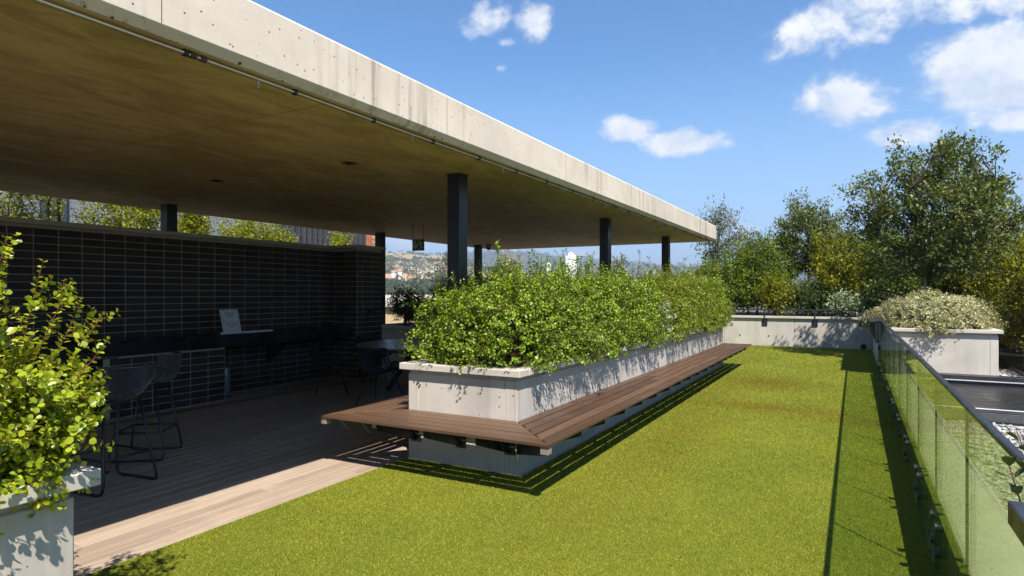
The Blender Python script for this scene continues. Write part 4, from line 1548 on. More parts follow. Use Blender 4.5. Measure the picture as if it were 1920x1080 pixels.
tb = thing('round_table', tuple(TC), 'large round timber table on a black pedestal under the canopy', 'table')
RT = 1.08
nb = 11
for k in range(nb):
    y0 = -RT + 2 * RT * k / nb + .0015; y1 = -RT + 2 * RT * (k + 1) / nb - .0015
    ys = np.linspace(y0, y1, 6)
    right = [(TC.x + math.sqrt(max(0, RT * RT - q * q)), TC.y + q) for q in ys]
    left = [(TC.x - math.sqrt(max(0, RT * RT - q * q)), TC.y + q) for q in ys[::-1]]
    pts = right + left
    MB().prism(pts, .722, .752, 'z').build('table_board', 'table_wood', tb)
MB().lathe([(RT - .05, .69), (RT - .03, .70), (RT - .02, .7205)], (TC.x, TC.y, 0), 48).build('apron', 'black_metal', tb)
for a in range(4):
    an = a * math.pi / 2 + .5
    c_, s_ = math.cos(an), math.sin(an)
    MB().tube([(TC.x + .16 * c_, TC.y + .16 * s_, .69), (TC.x + .62 * c_, TC.y + .62 * s_, .01)], [.05, .035], 8).build('leg', 'black_metal', tb)


# ================================================================ PLANTING
def hedge_plant(loc_y0, loc_y1, x0, x1, z0, top, label, seed, n, leafL, leaf_m, overR=.22, overF=0.0, overL=.12, overB=0.0, spike=.10, stem='stem_red', hexa=True, spacing=.024, group=None, droop=.35, name='spekboom_shrub', low=.55, wr=.85, overall=1.0):
    """shrub rooted in a planter box; shoots rise, and those at the rim lean out and hang over it"""
    rng = np.random.default_rng(seed)
    bx = rng.uniform(x0 + .12, x1 - .12, n); by = rng.uniform(loc_y0, loc_y1, n)
    y_lo, y_hi = loc_y0 - .12, loc_y1 + .12
    cxm, cym = (x0 + x1) / 2, (loc_y0 + loc_y1) / 2
    fx = (bx - cxm) / ((x1 - x0) / 2)
    fy = (by - cym) / ((loc_y1 - loc_y0) / 2)
    # how far out the tip leans
    ex = np.where(fx > 0, np.abs(fx) ** 2.0 * (overR + .10), -np.abs(fx) ** 2.0 * (overL + .10)) + rng.normal(0, .07, n)
    ey = np.where(fy > 0, np.abs(fy) ** 3 * (overB + .08), -np.abs(fy) ** 3 * (overF + .08)) + rng.normal(0, .07, n)
    lvl = rng.uniform(0, 1, n)
    rimness = np.maximum(np.abs(fx), np.maximum(0, np.where(fy > 0, fy * (overB > 0), -fy * (overF > 0))))
    zt_ = z0 + top(by) * (1 + .10 * np.sin(by * 5.3 + bx * 3) + .07 * np.sin(by * 11.7 - bx * 6 + 1)) * (1 - .16 * np.abs(fx) ** 2.5) * np.where(lvl < .45, rng.uniform(.80, 1.0, n), low + (1 - low) * rng.uniform(0, .85, n))
    hang = (rimness > .72) & (rng.uniform(0, 1, n) < .60)
    zt_ = np.where(hang, z0 + rng.uniform(-.04, .6, n) * top(by) * .85, zt_)
    sp = rng.uniform(0, 1, n) < .16
    zt_ = np.where(sp & ~hang, zt_ + rng.uniform(.3, 1.0, n) * spike, zt_)
    tips = np.stack([bx + ex * np.where(hang, 1.25, 1), by + ey * np.where(hang, 1.25, 1), zt_], 1)
    bases = np.stack([bx, by, np.full(n, z0 - .01)], 1)
    ctrl = bases * .45 + tips * .55
    ctrl[:, 2] = z0 + np.maximum(.12, (zt_ - z0) * .62) + np.where(hang, droop * .5, 0)
    ctrl[:, :2] = np.where(hang[:, None], bases[:, :2] * .3 + tips[:, :2] * .7, bases[:, :2] * .6 + tips[:, :2] * .4)
    # short leafy shoots clothing the side that faces the bench, and the near end
    L_ = loc_y1 - loc_y0
    for (face, cnt) in (('r', int(n * .62)), ('l', int(n * .22))) + ((('f', int(n * .42)),) if overF > 0 else ()) + ((('b', int(n * .4)),) if overB > 0 else ()):
        if face in 'rl':
            sg, xe = (1, x1) if face == 'r' else (-1, x0)
            yb_ = rng.uniform(loc_y0, loc_y1, cnt)
            q = rng.uniform(0, 1, cnt) ** .8
            zz = z0 + q * top(yb_) * .92 - rng.uniform(.0, .10, cnt)
            bulge = .12 + .12 * np.sin(np.clip(q + .15, 0, 1) * math.pi) + rng.normal(0, .05, cnt)
            tp = np.stack([xe + sg * (bulge - .02 + (overR if face == 'r' else overL) * .35 * (1 - q)), yb_ + rng.normal(0, .08, cnt), zz], 1)
            ba = np.stack([np.full(cnt, xe - sg * .22) + rng.normal(0, .05, cnt), yb_ + rng.normal(0, .06, cnt), np.maximum(z0, zz - rng.uniform(.10, .35, cnt))], 1)
        else:
            sg, ye = (-1, y_lo) if face == 'f' else (1, y_hi)
            xb_ = rng.uniform(x0, x1, cnt)
            q = rng.uniform(0, 1, cnt) ** .8
            zz = z0 + q * top(np.full(cnt, ye)) * .95 - .02
            bulge = .16 * np.sin(np.clip(q + .1, 0, 1) * math.pi) + rng.normal(0, .05, cnt)
            tp = np.stack([xb_ + rng.normal(0, .08, cnt), ye + sg * (bulge - .06), zz], 1)
            ba = np.stack([xb_, np.full(cnt, ye - sg * .25), np.maximum(z0, zz - rng.uniform(.10, .35, cnt))], 1)
        cc_ = ba * .5 + tp * .5
        cc_[:, 2] += .05
        bases = np.concatenate([bases, ba]); tips = np.concatenate([tips, tp]); ctrl = np.concatenate([ctrl, cc_])
    lf, st = shoots(bases, ctrl, tips, spacing, .45, leafL, rng, hexa, wr, True, .0042, upright=.35, twigs=3, twigL=.17)
    return plant(name, (cxm, cym, z0), label, 'shrub', group, lf, st, leaf_m, stem)


SOIL = .88
# the near shrub at the left edge
def near_shrub():
    rng = np.random.default_rng(21)
    n = 640
    bx = rng.uniform(-3.5, -2.60, n); by = np.where(rng.uniform(0, 1, n) < .86, rng.uniform(.30, 1.04, n), rng.uniform(-.9, .3, n))
    fx = (bx + 3.06) / .44
    fy = np.clip((by - .0) / 1.0, -1, 1)
    lvl = rng.uniform(0, 1, n)
    zt_ = SOIL + np.where(lvl < .35, rng.uniform(.52, .74, n), rng.uniform(.03, .62, n)) * (1 - .10 * np.maximum(0, fy) ** 2)
    out_y = np.maximum(0, fy) ** 2 * rng.uniform(.03, .36, n) * np.sin(np.clip((zt_ - SOIL) / .8 + .25, 0, 1) * math.pi) + rng.normal(0, .06, n)
    out_x = np.sign(fx) * np.abs(fx) ** 1.5 * rng.uniform(0, .30, n) + rng.normal(0, .05, n)
    low = zt_ < SOIL + .28
    out_x = np.where(low & (fx > .3), rng.uniform(.02, .30, n), out_x)
    tips = np.stack([bx + out_x, by + out_y, zt_], 1)
    hang = (fx > .55) & (rng.uniform(0, 1, n) < .35)
    tips[hang, 2] = SOIL + rng.uniform(-.10, .20, hang.sum())
    sp = rng.choice(n, 14, replace=False)
    tips[sp, 2] = SOIL + rng.uniform(.72, .90, 14)
    # the tall leader and the side sprays that stand out against the wall
    ex_b = np.array([(-2.98, 1.00, SOIL), (-2.85, 1.02, SOIL), (-2.8, 1.03, SOIL), (-2.78, 1.03, SOIL), (-2.75, 1.02, SOIL), (-2.72, 1.02, SOIL), (-2.70, 1.0, SOIL), (-2.74, 1.0, SOIL), (-2.95, 1.0, SOIL)])
    ex_t = np.array([(-2.93, 1.16, 1.79), (-2.86, 1.26, 1.68), (-2.84, 1.34, 1.62), (-2.80, 1.38, 1.54), (-2.77, 1.44, 1.47), (-2.72, 1.44, 1.36), (-2.66, 1.38, 1.24), (-2.70, 1.36, 1.14), (-2.98, 1.18, 1.70)])
    m = 260
    yb_ = rng.uniform(.2, 1.1, m); zq = rng.uniform(-.06, .45, m)
    fb_ = np.stack([rng.uniform(-2.95, -2.6, m), yb_, np.full(m, SOIL)], 1)
    ft_ = np.stack([-2.52 + rng.uniform(-.05, .16, m) * (1 - .3 * zq), yb_ + rng.uniform(0, .22, m) * (yb_ > .7), SOIL + zq], 1)
    bases = np.concatenate([np.stack([bx, by, np.full(n, SOIL - .01)], 1), fb_, ex_b])
    tips = np.concatenate([tips, ft_])
    hang = np.concatenate([hang, np.zeros(m, bool)])
    tips = np.concatenate([tips, ex_t])
    hang = np.concatenate([hang, np.zeros(len(ex_b), bool)])
    ctrl = bases * .5 + tips * .5
    ctrl[:, 2] = SOIL + np.maximum(.10, (tips[:, 2] - SOIL) * .45) + np.where(hang, .16, 0)
    lf, st = shoots(bases, ctrl, tips, .018, .30, .0285, rng, True, .86, True, .0036, upright=.30, tipscale=.65, twigs=6, twigL=.15, tw_lo=.25)
    plant('spekboom_shrub', (-3.05, .2, SOIL), 'bright green round leaved shrub with red stems at the left edge', 'shrub', 'round leaved shrubs in concrete planters', lf, st, 'leaf_spekboom', 'stem_red')


near_shrub()
GRP = 'round leaved shrubs in concrete planters'
hx0, hx1 = -3.60, -2.55
T1 = lambda y: np.interp(y, [4.4, 4.8, 5.3, 6.0, 7.5, 8.8], [.52, .78, .90, .93, .98, .84])
T2 = lambda y: np.interp(y, [8.3, 9.3, 10.2, 11.5, 13.0, 14.0], [.72, .72, .98, 1.06, 1.12, 1.0])
rows = [(4.74, 5.75, 'nearest to the viewer, over the planter corner', .22, .12, T1, 'leaf_hedge', .030),
        (5.65, 6.85, 'second from the near end', .22, 0, T1, 'leaf_hedge', .030),
        (6.75, 7.85, 'third from the near end', .22, 0, T1, 'leaf_hedge', .031),
        (7.75, 8.75, 'just before the pale flowering plant', .20, 0, T1, 'leaf_hedge', .032),
        (9.05, 10.45, 'just beyond the pale flowering plant', .20, 0, T2, 'leaf_hedge_far', .034),
        (10.35, 12.2, 'second from the far end', .22, 0, T2, 'leaf_hedge_far', .036),
        (12.1, 13.75, 'at the far end beside the parapet', .30, 0, T2, 'leaf_hedge_far', .038)]
for i, (a, b, wh, oR, oF, T, lm, ll) in enumerate(rows):
    far = i >= 4
    hedge_plant(a, b, hx0, hx1, SOIL, T, 'dense green shrub in the long planter row, ' + wh, 40 + i, int((b - a) * (235 if not far else 205)), ll * 1.02, lm, overR=oR, overF=oF, overL=.18,
                overB=(.25 if i == 6 else 0), spike=.34, hexa=not far, spacing=.028 if not far else .032, group=GRP, low=.40, stem='stem_brown')


# pale flowering plant between the two halves of the row
def flowering(loc, label, seed, n=70, top=.62, rx=.30, ry=.30):
    rng = np.random.default_rng(seed)
    a = rng.uniform(0, 6.28, n); r = np.sqrt(rng.uniform(0, 1, n))
    o = np.array(loc)
    b = o + np.stack([r * np.cos(a) * rx * .5, r * np.sin(a) * ry * .5, np.zeros(n)], 1)
    e = o + np.stack([r * np.cos(a) * rx * 1.2 + .16, r * np.sin(a) * ry * 1.2, top * np.sqrt(1 - .7 * r ** 2) * rng.uniform(.2, 1, n)], 1)
    c = b * .5 + e * .5; c[:, 2] += .10
    lf, st = shoots(b, c, e, .05, .2, .065, rng, True, .85, True, .005, upright=.2)
    k = e[rng.choice(n, 16, replace=True)]
    P = np.repeat(k, 60, 0) + rng.normal(0, .022, (16 * 60, 3))
    FVv, FQ = leaf_arrays(P, rng.normal(0, 1, P.shape), rng.normal(0, 1, P.shape), np.full(len(P), .016), np.full(len(P), .013), False)
    return plant('flowering_succulent', loc, label, 'plant', None, lf, st, 'leaf_silver', 'stem_brown', [('flower_heads', (FVv, FQ), 'pale_flower')])


flowering((-2.72, 8.95, SOIL), 'pale silvery plant with cream flower heads in the middle of the planter row', 61)
flowering((-2.60, 6.15, SOIL), 'small pale succulent rosette low on the side of the planter row', 63, n=14, top=.25, rx=.12, ry=.12)

# cream variegated dome in the side planter
def dome():
    rng = np.random.default_rng(71)
    n = 1500
    o = np.array((1.36, 15.2, SOIL))
    d = unit(rng.normal(0, 1, (n, 3))); d[:, 2] = np.abs(d[:, 2]) * 1.1 - .15
    k = 1 + .10 * np.sin(7 * d[:, 0] + 2) * np.cos(6 * d[:, 1]) + rng.normal(0, .05, n)
    tips = o + d * np.array([1.12, 1.80, .72]) * k[:, None]
    tips[:, 2] = np.maximum(tips[:, 2], SOIL - .16)
    b = o + d * np.array([.5, .9, .05]); b[:, 2] = SOIL
    inner = b * .35 + tips * .65
    c = inner * .5 + tips * .5; c[:, 2] += .10
    lf, st = shoots(inner, c, tips, .030, .1, .055, rng, False, .55, True, .004, upright=.2)
    plant('variegated_shrub', tuple(o), 'domed cream and green variegated shrub spilling over the side planter', 'shrub', None, lf, st, 'leaf_variegated', 'stem_brown')


dome()
bush('variegated_shrub', (1.3, 18.0, SOIL), .85, 1.5, .75, 'darker green shrub at the back of the side planter near the corner', None, 'leaf_dark', 73, n=220, leafL=.07, spacing=.05)

# low dark shrubs behind the table
for i, (x, hh) in enumerate(((-8.20, .78), (-7.75, .60), (-7.20, .85), (-6.65, .95), (-6.0, .85), (-5.3, .9))):
    whs = ['beside the black back post', 'second from the back post', 'third from the back post', 'fourth from the back post', 'fifth from the back post', 'nearest the long planter']
    clump('dark_shrub', (x, 10.2, SOIL), .37, .40, hh, 'dark upright shrub in the low planter behind the table, ' + whs[i], 'dark shrubs behind the table', 'leaf_dark' if i < 4 else 'leaf_hedge', 80 + i, nclus=125, perc=34, leafL=.045, cr=.08, gap=.5)

# trees and shrubs beyond the far wall
tree('tree', (1.47, 16.6, .88), 5, (1.55, 16.6, 3.15), (1.64, 1.6, 1.72), 'tallest tree with wide open grey green crown and pale staked trunk', 'trees beyond the terrace', 'leaf_tree', 5, nlimb=18, nclus=700, perc=38, leafL=.10, wr=.45, clus_r=.135, bark='bark', trunk_r=.055, fork=.28, gap=.75)
stake = MB().tube([(1.37, 16.45, .88), (1.39, 16.47, 2.75)], .024, 8).build('tree_stake', 'bark_pale')
tag(stake, 'pale straight stake standing against the tallest tree', 'stake')
tree('tree', (-1.4, 23.2, .8), 5, (-1.4, 23.2, 3.35), (1.10, 1.1, 1.42), 'rounded middle tree with dense olive crown left of the tallest tree', 'trees beyond the terrace', 'leaf_tree', 8, nlimb=11, nclus=330, perc=34, leafL=.115, wr=.42, clus_r=.17, trunk_r=.07, gap=.5)
tree('tree', (-4.2, 22.6, .8), 4, (-4.2, 22.6, 3.45), (.98, .95, 1.28), 'sparse grey leaved tree just behind the canopy corner', 'trees beyond the terrace', 'leaf_olive', 12, nlimb=10, nclus=210, perc=20, leafL=.10, wr=.4, clus_r=.20, trunk_r=.05, gap=.8)
tree('tree', (-6.55, 18.5, 0.0), 4, (-6.55, 18.5, 2.05), (.42, .42, .75), 'small olive coloured tree seen between the two far posts', 'trees beyond the terrace', 'leaf_olive', 14, nlimb=7, nclus=100, perc=24, leafL=.07, wr=.4, clus_r=.12, trunk_r=.03, gap=.6)
tree('tree', (-9.0, 16.2, 0.0), 4, (-9.0, 16.2, 2.15), (.55, .55, .75), 'thin straw coloured tree right of the far back post', 'trees beyond the terrace', 'leaf_straw', 16, nlimb=7, nclus=90, perc=20, leafL=.06, wr=.4, clus_r=.13, trunk_r=.025, gap=.8, bark='bark_pale')
tree('tree', (-9.15, 13.2, 0.0), 4, (-9.28, 13.2, 1.95), (.24, .3, .72), 'slim straw coloured sapling just left of the nearest post', 'trees beyond the terrace', 'leaf_straw', 18, nlimb=6, nclus=60, perc=20, leafL=.05, wr=.4, clus_r=.10, trunk_r=.022, gap=.7, bark='bark_pale')
tie = MB().tube([(-9.16, 13.16, 1.33), (-9.10, 13.16, 1.35)], .035, 8).build('tree_tie', 'green_tie')
tag(tie, 'green tie round the slim sapling by the nearest post', 'tie')
bush('yellow_shrub', (-8.6, 12.6, .0), .8, .5, 1.45, 'yellow green sunlit shrub low behind the nearest post', None, 'leaf_yellow_bright', 19, n=170, leafL=.05)

GB = 'shrubs beyond the terrace'
bl = [(-3.75, 20.9, .95, 1.95, 'leaf_green', 'fresh green shrub beyond the far wall, behind the end of the planter row'),
      (-2.75, 21.3, .80, 2.55, 'leaf_green', 'upright fresh green shrub beyond the far wall, left of the middle tree'),
      (-1.05, 20.75, .85, 1.05, 'leaf_dark', 'low dark shrub right behind the far handrail'),
      (-2.05, 20.4, .60, 1.25, 'leaf_yellow', 'bright shrub directly behind the far handrail at its left'),
      (.15, 21.0, .95, 2.45, 'leaf_yellow', 'yellow green shrub between the middle tree and the tallest tree'),
      (1.30, 20.6, .95, 2.5, 'leaf_green', 'fresh green shrub left of the pale stake'),
      (-.25, 20.25, .55, .75, 'leaf_silver', 'low silvery leaved shrub behind the far handrail'),
      (.75, 20.0, .55, 1.1, 'leaf_dark', 'dark shrub in the far corner of the lawn wall'),
      (3.05, 20.7, 1.1, 2.6, 'leaf_yellow', 'tall yellow green shrub right of the pale stake')]
for i, (x, y, r_, h_, lm, lab) in enumerate(bl):
    clump('yellow_shrub' if lm == 'leaf_yellow' else 'green_shrub', (x, y, .8), r_, r_ * .9, h_, lab, GB, lm, 100 + i, nclus=int(170 * r_ * max(1, h_ / 1.4)), perc=30, leafL=.09)
for i, (x, y, r_, h_, lm, lab) in enumerate([(3.35, 16.4, .80, 2.5, 'leaf_yellow', 'tall yellow green hedge shrub right behind the side planter'),
                                             (4.05, 14.9, 1.0, 3.2, 'leaf_yellow', 'tall yellow green hedge shrub at the right edge of view'),
                                             (3.5, 18.4, 1.05, 3.2, 'leaf_yellow', 'tallest yellow green hedge shrub under the open tree'),
                                             (5.1, 17.2, 1.2, 3.9, 'leaf_tree', 'dark green tall shrub filling the right edge behind the hedge'),
                                             (3.15, 14.4, .45, .85, 'leaf_yellow_bright', 'low orange yellow shrub by the black edging strip'),
                                             (3.3, 13.2, .50, .80, 'leaf_yellow_bright', 'lowest yellow shrub at the right edge by the pebbles')]):
    clump('hedge_shrub', (x, y, .16), r_, r_, h_, lab, 'yellow green hedge beyond the pebble roof', lm, 130 + i, nclus=int(210 * r_ * max(1, h_ / 1.8)), perc=30, leafL=.08 if r_ > .6 else .055)
clump('upright_shrub', (-3.35, 23.6, .8), .55, .5, 2.75, 'dark upright shrub with pointed shoots left of the middle tree', GB, 'leaf_dark', 150, nclus=220, leafL=.09)
clump('upright_shrub', (-.15, 23.4, .8), .95, .7, 3.0, 'dark shrub filling the gap right of the middle tree', GB, 'leaf_dark', 151, nclus=260, leafL=.09)
for i, (x, y, r_, h_, lm, lab) in enumerate([(-2.35, 22.6, .75, 2.75, 'leaf_green', 'fresh green shrub close to the left side of the middle tree'),
                                             (-.55, 22.1, .75, 2.75, 'leaf_yellow', 'yellow green shrub under the right side of the middle tree'),
                                             (.75, 22.4, .85, 3.05, 'leaf_green', 'tall fresh green shrub seen through the gap before the tallest tree'),
                                             (2.3, 21.6, .9, 3.1, 'leaf_yellow', 'tall yellow green shrub behind the trunk of the tallest tree')]):
    clump('green_shrub' if lm == 'leaf_green' else 'yellow_shrub', (x, y, .8), r_, r_ * .9, h_, lab, GB, lm, 160 + i, nclus=int(210 * r_ * h_ / 1.4), leafL=.085)
clump('upright_shrub', (-4.6, 23.6, .8), 1.0, .7, 1.7, 'dull green shrub behind the canopy corner', GB, 'leaf_olive', 152, nclus=240, leafL=.085)
# shrubs behind the brick wall
wl = [(-11.2, 4.35, .80, 4.5, 'at the left edge'), (-11.1, 6.12, .66, 3.7, 'second from the left edge'), (-11.1, 7.40, .28, 3.3, 'just right of the back post'), (-11.3, 8.75, .62, 3.0, 'left of the dark fins'), (-11.3, 9.6, .45, 2.75, 'touching the left end of the dark fins'), (-11.6, 11.75, .30, 2.9, 'nearest the red brick')]
for i, (x, y, r_, h_, lab) in enumerate(wl):
    clump('tall_shrub', (x, y, .25), r_, r_, h_, 'tall sunlit shrub rising above the brick wall, ' + lab, 'shrubs behind the brick wall', 'leaf_wall_shrub', 170 + i, nclus=int(380 * r_ + 40), perc=40, leafL=.055, wr=.6, cr=.12, low=1.3)

# a few leaves of another plant reach into the right edge of view
def edge_plant():
    rng = np.random.default_rng(5)
    b = np.array([(.60, 1.80, .36), (.62, 1.84, .36), (.64, 1.78, .36), (.61, 1.76, .36), (.66, 1.8, .36)])
    e = np.array([(.352, 2.04, 1.135), (.385, 2.05, 1.18), (.44, 2.0, 1.22), (.40, 1.95, 1.13), (.50, 2.0, 1.2)])
    c = b * .5 + e * .5
    lf, st = shoots(b, c, e, .03, .86, .05, rng, True, .8, True, .005)
    plant('succulent_sprig', (.62, 1.8, .353), 'thick green succulent leaves poking in at the right edge of view', 'plant', None, lf, st, 'leaf_dark', 'stem_red')


edge_plant()

# ================================================================ BACKGROUND BUILDINGS
nb_ = thing('neighbour_building', (-16, 11, -14), 'grey rendered building with dark fins seen above the brick wall', 'building')
FX = -15.0
MB().box((FX - 6, 1.0, -14), (FX, 6.55, 9)).build('wall', 'grey_render', nb_)
MB().box((FX - 6, 6.552, -14), (FX - .25, 7.0, 9)).build('window_strip', 'window_dark', nb_)
MB().box((FX - 6, 7.002, -14), (FX, 9.6, 9)).build('wall', 'grey_render', nb_)
MB().box((FX - 6, 9.602, -14), (FX - .25, 10.35, 9)).build('window_strip', 'window_dark', nb_)
MB().box((FX - 6, 10.352, -14), (FX, 12.6, 9)).build('wall', 'grey_render', nb_)
MB().box((FX - 6, 12.602, -14), (FX - .5, 15.2, 9)).build('window_strip', 'window_dark', nb_)
for (a, b, n) in ((6.60, 6.98, 3), (9.65, 10.33, 4), (12.75, 16.35, 17)):
    for k in range(n):
        yy = a + (b - a) * k / (n - 1)
        MB().box((FX - .06, yy - .035, 1.5), (FX + .09, yy + .035, 6.5), .004).build('fin', 'fin_grey', nb_)
MB().box((FX - .062, 12.6, 3.28), (FX - .02, 16.4, 3.40)).build('fin_rail', 'fin_grey', nb_)
rb = thing('red_brick_building', (-16, 18, -14), 'red brick building corner beside the black back post', 'building')
MB().box((FX - 6, 15.21, -14), (FX - .32, 17.35, 9)).build('mortar_bed', 'brick_mortar', rb)
brm = MB().box((-.05, -.145, -.036), (.006, .145, .036), .003).mesh('brick'); brm.materials.append(M['red_brick'])
for r_ in range(22):
    for k in range(6):
        yy = 15.48 + k * .305 + (.1525 if r_ % 2 else 0)
        o = bpy.data.objects.new('brick', brm); COL.objects.link(o); o.parent = rb
        o.location = Vector((FX - .32, yy, 2.55 + r_ * .088)) - rb.location

# white closed parasols and the flat roof seen between the posts
for (u, vt, d, wpx, lab) in ((1070, 474, 25.0, 21, 'closed white parasol standing beyond the canopy'), (1029, 493, 34.0, 9, 'farther closed white parasol left of the taller one')):
    s = (u - 960) / 1157.4
    p = FV * d + RV * (s * d)
    zt2 = 1.55 + (549.75 - vt) / 1157.4 * d
    t = thing('closed_parasol', (p.x, p.y, -.04), lab, 'parasol', 'closed parasols')
    MB().tube([(p.x, p.y, -.04), (p.x, p.y, zt2 + .06)], .025, 8).build('pole', 'white_paint', t)
    rr = wpx / 2 / 1157.4 * d
    pr_ = [(rr * .25, zt2), (rr * .85, zt2 - .12), (rr, zt2 - .45), (rr * .98, zt2 - 1.0), (rr * .8, zt2 - 1.5), (rr * .55, zt2 - 1.75)]
    n = 24
    vs = [(p.x + r2 * (1 + .10 * (k % 2)) * math.cos(2 * math.pi * k / n), p.y + r2 * (1 + .10 * (k % 2)) * math.sin(2 * math.pi * k / n), z) for r2, z in pr_ for k in range(n)]
    fs = [(i * n + k, i * n + (k + 1) % n, (i + 1) * n + (k + 1) % n, (i + 1) * n + k) for i in range(len(pr_) - 1) for k in range(n)] + [tuple(range(n))]
    MB().add(vs, fs).build('canopy', 'white_fabric', t, smooth=True)

fb_ = thing('flat_roof_building', (-22, 27, -14), 'tan flat roofed building with white parapet behind the dark shrubs', 'building')
MB().box((-34, 24.5, -14), (-15.0, 40, .85)).build('wall', 'tan_roof', fb_)
MB().box((-34.2, 24.3, .852), (-14.8, 24.75, 1.20)).build('parapet', 'white_paint', fb_)
MB().box((-34.2, 39.6, .852), (-14.8, 40.1, 1.42)).build('parapet', 'white_paint', fb_)

# ---------------------------------------------------------------- houses on the hillside
def house(u, v, d, wpx, hpx, wall, roof, lab, kind='flat', tow=0):
    s = (u - 960) / 1157.4
    p = FV * d + RV * (s * d)
    k = d / 1157.4
    w_, h_ = wpx * k, hpx * k
    z = near_z(s, d) if d < 1700 else far_z(s, d)
    zv = 1.55 + (549.75 - v) * k         # foot of the visible wall
    z0 = min(z, zv) - 3
    t = thing('house', (p.x, p.y, z0), lab, 'house', 'houses on the hillside')
    t.rotation_euler.z = YAW + random.uniform(-.3, .3)
    dp = min(14, w_ * .8)
    top = zv + h_ - z0
    def bx(nm, m, a, b, par=t):
        me = MB().box(a, b).mesh(nm)
        return link(nm, me, m, par)
    bx('wall', wall, (-w_ / 2, -dp / 2, 0), (w_ / 2, dp / 2, top))
    if kind == 'flat':
        bx('roof', roof, (-w_ / 2 - .4, -dp / 2 - .4, top + .01), (w_ / 2 + .4, dp / 2 + .4, top + .7))
    else:
        rh = min(w_ * .18, 5)
        me = MB().prism([(-dp / 2 - .6, top), (0, top + rh), (dp / 2 + .6, top)], -w_ / 2 - .6, w_ / 2 + .6, 'x').mesh('roof')
        link('roof', me, roof, t)
    nw = max(2, int(w_ / 4))
    st_ = max(1, int(h_ / 3.2))
    for j in range(st_):
        for i in range(nw):
            x = -w_ / 2 + w_ * (i + .5) / nw
            zz = top - 2.6 - j * 3.2
            if zz > .5:
                bx('window', 'window_dark', (x - w_ / nw * .27, -dp / 2 - .15, zz), (x + w_ / nw * .27, -dp / 2 + .1, zz + 1.5))
    for q in range(tow):
        xx = (-.05 + .28 * q) * w_
        bx('tower', wall, (xx - 2.2, -dp / 2 - 1.5, 0), (xx + 2.2, -dp / 2 + 3, top + 6.5 + q))
        me = MB().add([(xx - 3, -dp / 2 - 2.3, top + 6.5 + q), (xx + 3, -dp / 2 - 2.3, top + 6.5 + q), (xx + 3, -dp / 2 + 3.8, top + 6.5 + q), (xx - 3, -dp / 2 + 3.8, top + 6.5 + q), (xx, -dp / 2 + .7, top + 9 + q)], [(0, 1, 4), (1, 2, 4), (2, 3, 4), (3, 0, 4), (3, 2, 1, 0)]).mesh('tower_roof')
        link('tower_roof', me, roof, t)


house(742, 527, 700, 42, 6, 'house_white', 'roof_red', 'long red roofed mansion with two towers on the hillside', 'gable', 2)
house(772, 527, 720, 11, 6, 'house_pink', 'roof_red', 'pink house with red roof right of the towered mansion', 'gable')
house(790, 525, 740, 16, 4, 'house_white', 'house_white', 'low white flat roofed house below the hillside centre')
house(726, 505, 980, 8, 4, 'house_white', 'house_white', 'small white house beside the left post on the hillside')
house(749, 502, 1030, 9, 3, 'house_white', 'roof_grey', 'low white house with grey roof on the hillside')
house(762, 506, 960, 10, 4, 'house_cream', 'roof_grey', 'cream house with grey roof in the middle of the hillside')
house(778, 505, 970, 13, 4, 'house_white', 'roof_grey', 'wide white house with dark upper band on the hillside')
house(798, 508, 950, 7, 8, 'house_white', 'roof_red', 'tall white house with red roof left half on the hillside')
house(808, 503, 1000, 9, 3, 'house_white', 'house_white', 'long white terrace house high on the hillside')
house(817, 508, 950, 8, 8, 'house_white', 'roof_red', 'tall white house with red roof right half on the hillside')
house(790, 511, 900, 9, 4, 'house_white', 'house_white', 'small white block under the tall white houses')
house(814, 514, 860, 12, 4, 'house_cream', 'house_white', 'cream low house below the tall white houses')
house(833, 511, 900, 10, 6, 'house_pink', 'roof_red', 'pink house near the nearest post on the hillside')
house(829, 527, 760, 9, 4, 'house_pink', 'roof_red', 'low pink house with red roof near the nearest post')
house(784, 532, 640, 9, 4, 'house_pink', 'roof_red', 'small pink house among the lower trees')
house(727, 530, 640, 12, 5, 'house_pink', 'roof_red', 'pink gabled house at the lower left of the hillside', 'gable')
house(1162, 511, 1500, 9, 4, 'house_pink', 'roof_red', 'distant red roofed house between the far posts')
house(1228, 509, 2000, 12, 4, 'house_white', 'roof_grey', 'distant white house on the right slope')
house(1214, 507, 2100, 5, 3, 'house_white', 'house_white', 'tiny white house left of the distant white house')
house(1110, 518, 1900, 8, 4, 'house_pink', 'roof_red', 'distant pink house just above the shrub row')


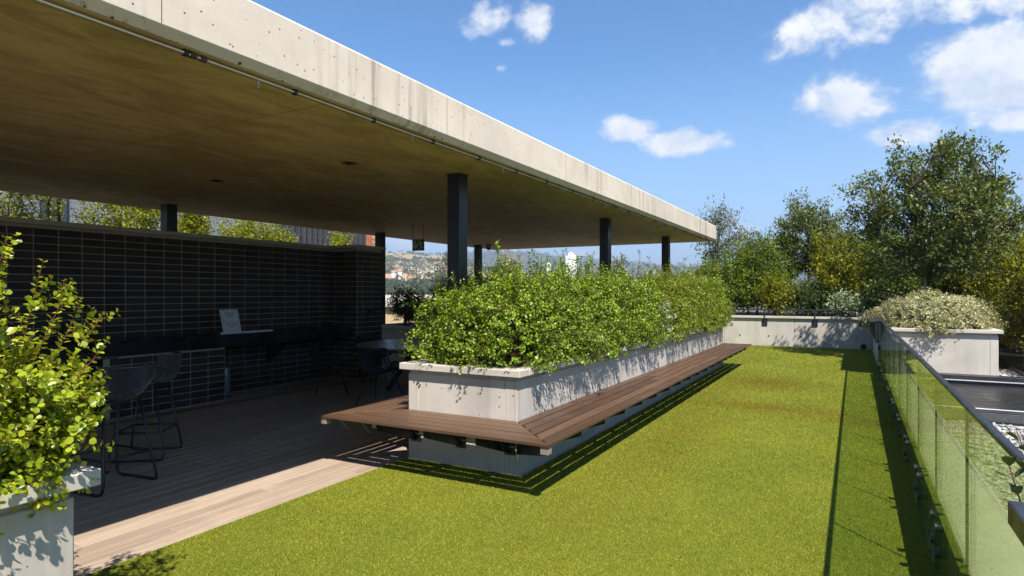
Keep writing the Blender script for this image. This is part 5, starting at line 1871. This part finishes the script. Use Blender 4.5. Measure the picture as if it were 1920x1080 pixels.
def far_wood():
    r = np.random.default_rng(99)
    P, Rr = [], []
    def scatter(n, u0, u1, d0, d1, zf, dens, rad):
        k = 0
        while k < n:
            u, d = r.uniform(u0, u1), math.sqrt(r.uniform(d0 * d0, d1 * d1))
            s = (u - 960) / 1157.4
            if r.uniform() > dens(u, d, s):
                n -= .5
                continue
            p = FV * d + RV * (s * d)
            P.append((p.x, p.y, zf(s, d))); Rr.append(r.uniform(.6, 1.3) * rad)
            k += 1
    scatter(900, 640, 960, 380, 640, near_z, lambda u, d, s: .9, 3.4)
    scatter(430, 640, 960, 640, 1000, near_z, lambda u, d, s: .8 if vnoise(s * 60, d / 50, 2) > .42 else .1, 3.8)
    scatter(420, 640, 960, 1000, 1230, near_z, lambda u, d, s: .75, 4.2)
    scatter(420, 640, 960, 1230, 1560, near_z, lambda u, d, s: .95 if vnoise(s * 40, d / 90, 5) > .66 else .07, 3.6)
    scatter(110, 640, 960, 1570, 1640, near_z, lambda u, d, s: .8, 4.0)
    scatter(1300, 850, 1500, 1450, 3050, far_z, lambda u, d, s: .85, 9.0)
    P = np.array(P); Rr = np.array(Rr)
    n, m = len(P), 20
    d = unit(r.normal(0, 1, (n, m, 3))); d[..., 2] = np.abs(d[..., 2])
    C = P[:, None] + d * Rr[:, None, None] * np.array([.8, .8, .95])
    C[..., 2] += Rr[:, None] * .15
    L = np.repeat(Rr, m) * r.uniform(.35, .65, n * m)
    V, Q = leaf_arrays(C.reshape(-1, 3), (d + r.normal(0, .6, d.shape)).reshape(-1, 3), (d + r.normal(0, .4, d.shape)).reshape(-1, 3)[:, ::-1] + .01, L, L * 1.1, False)
    o = link('far_wood', np_mesh('far_wood', V, Q), 'leaf_far')
    tag(o, 'woods and garden trees covering the distant hillsides', 'wood', kind='stuff')


far_wood()

# ---------------------------------------------------------------- haze
hm, ht, ho = new_mat('haze_air')
hv = ht.n('ShaderNodeVolumePrincipled', None, Color=(.72, .82, 1.0), Density=.00030, Anisotropy=.2)
ht.nt.links.new(hv.outputs[0], ho.inputs['Volume'])
hb = MB().box((-9200, -9200, -15), (9200, 9200, 330)).build('haze', 'haze_air')
tag(hb, 'thin blue haze lying over the valley and hills', 'haze', kind='stuff')
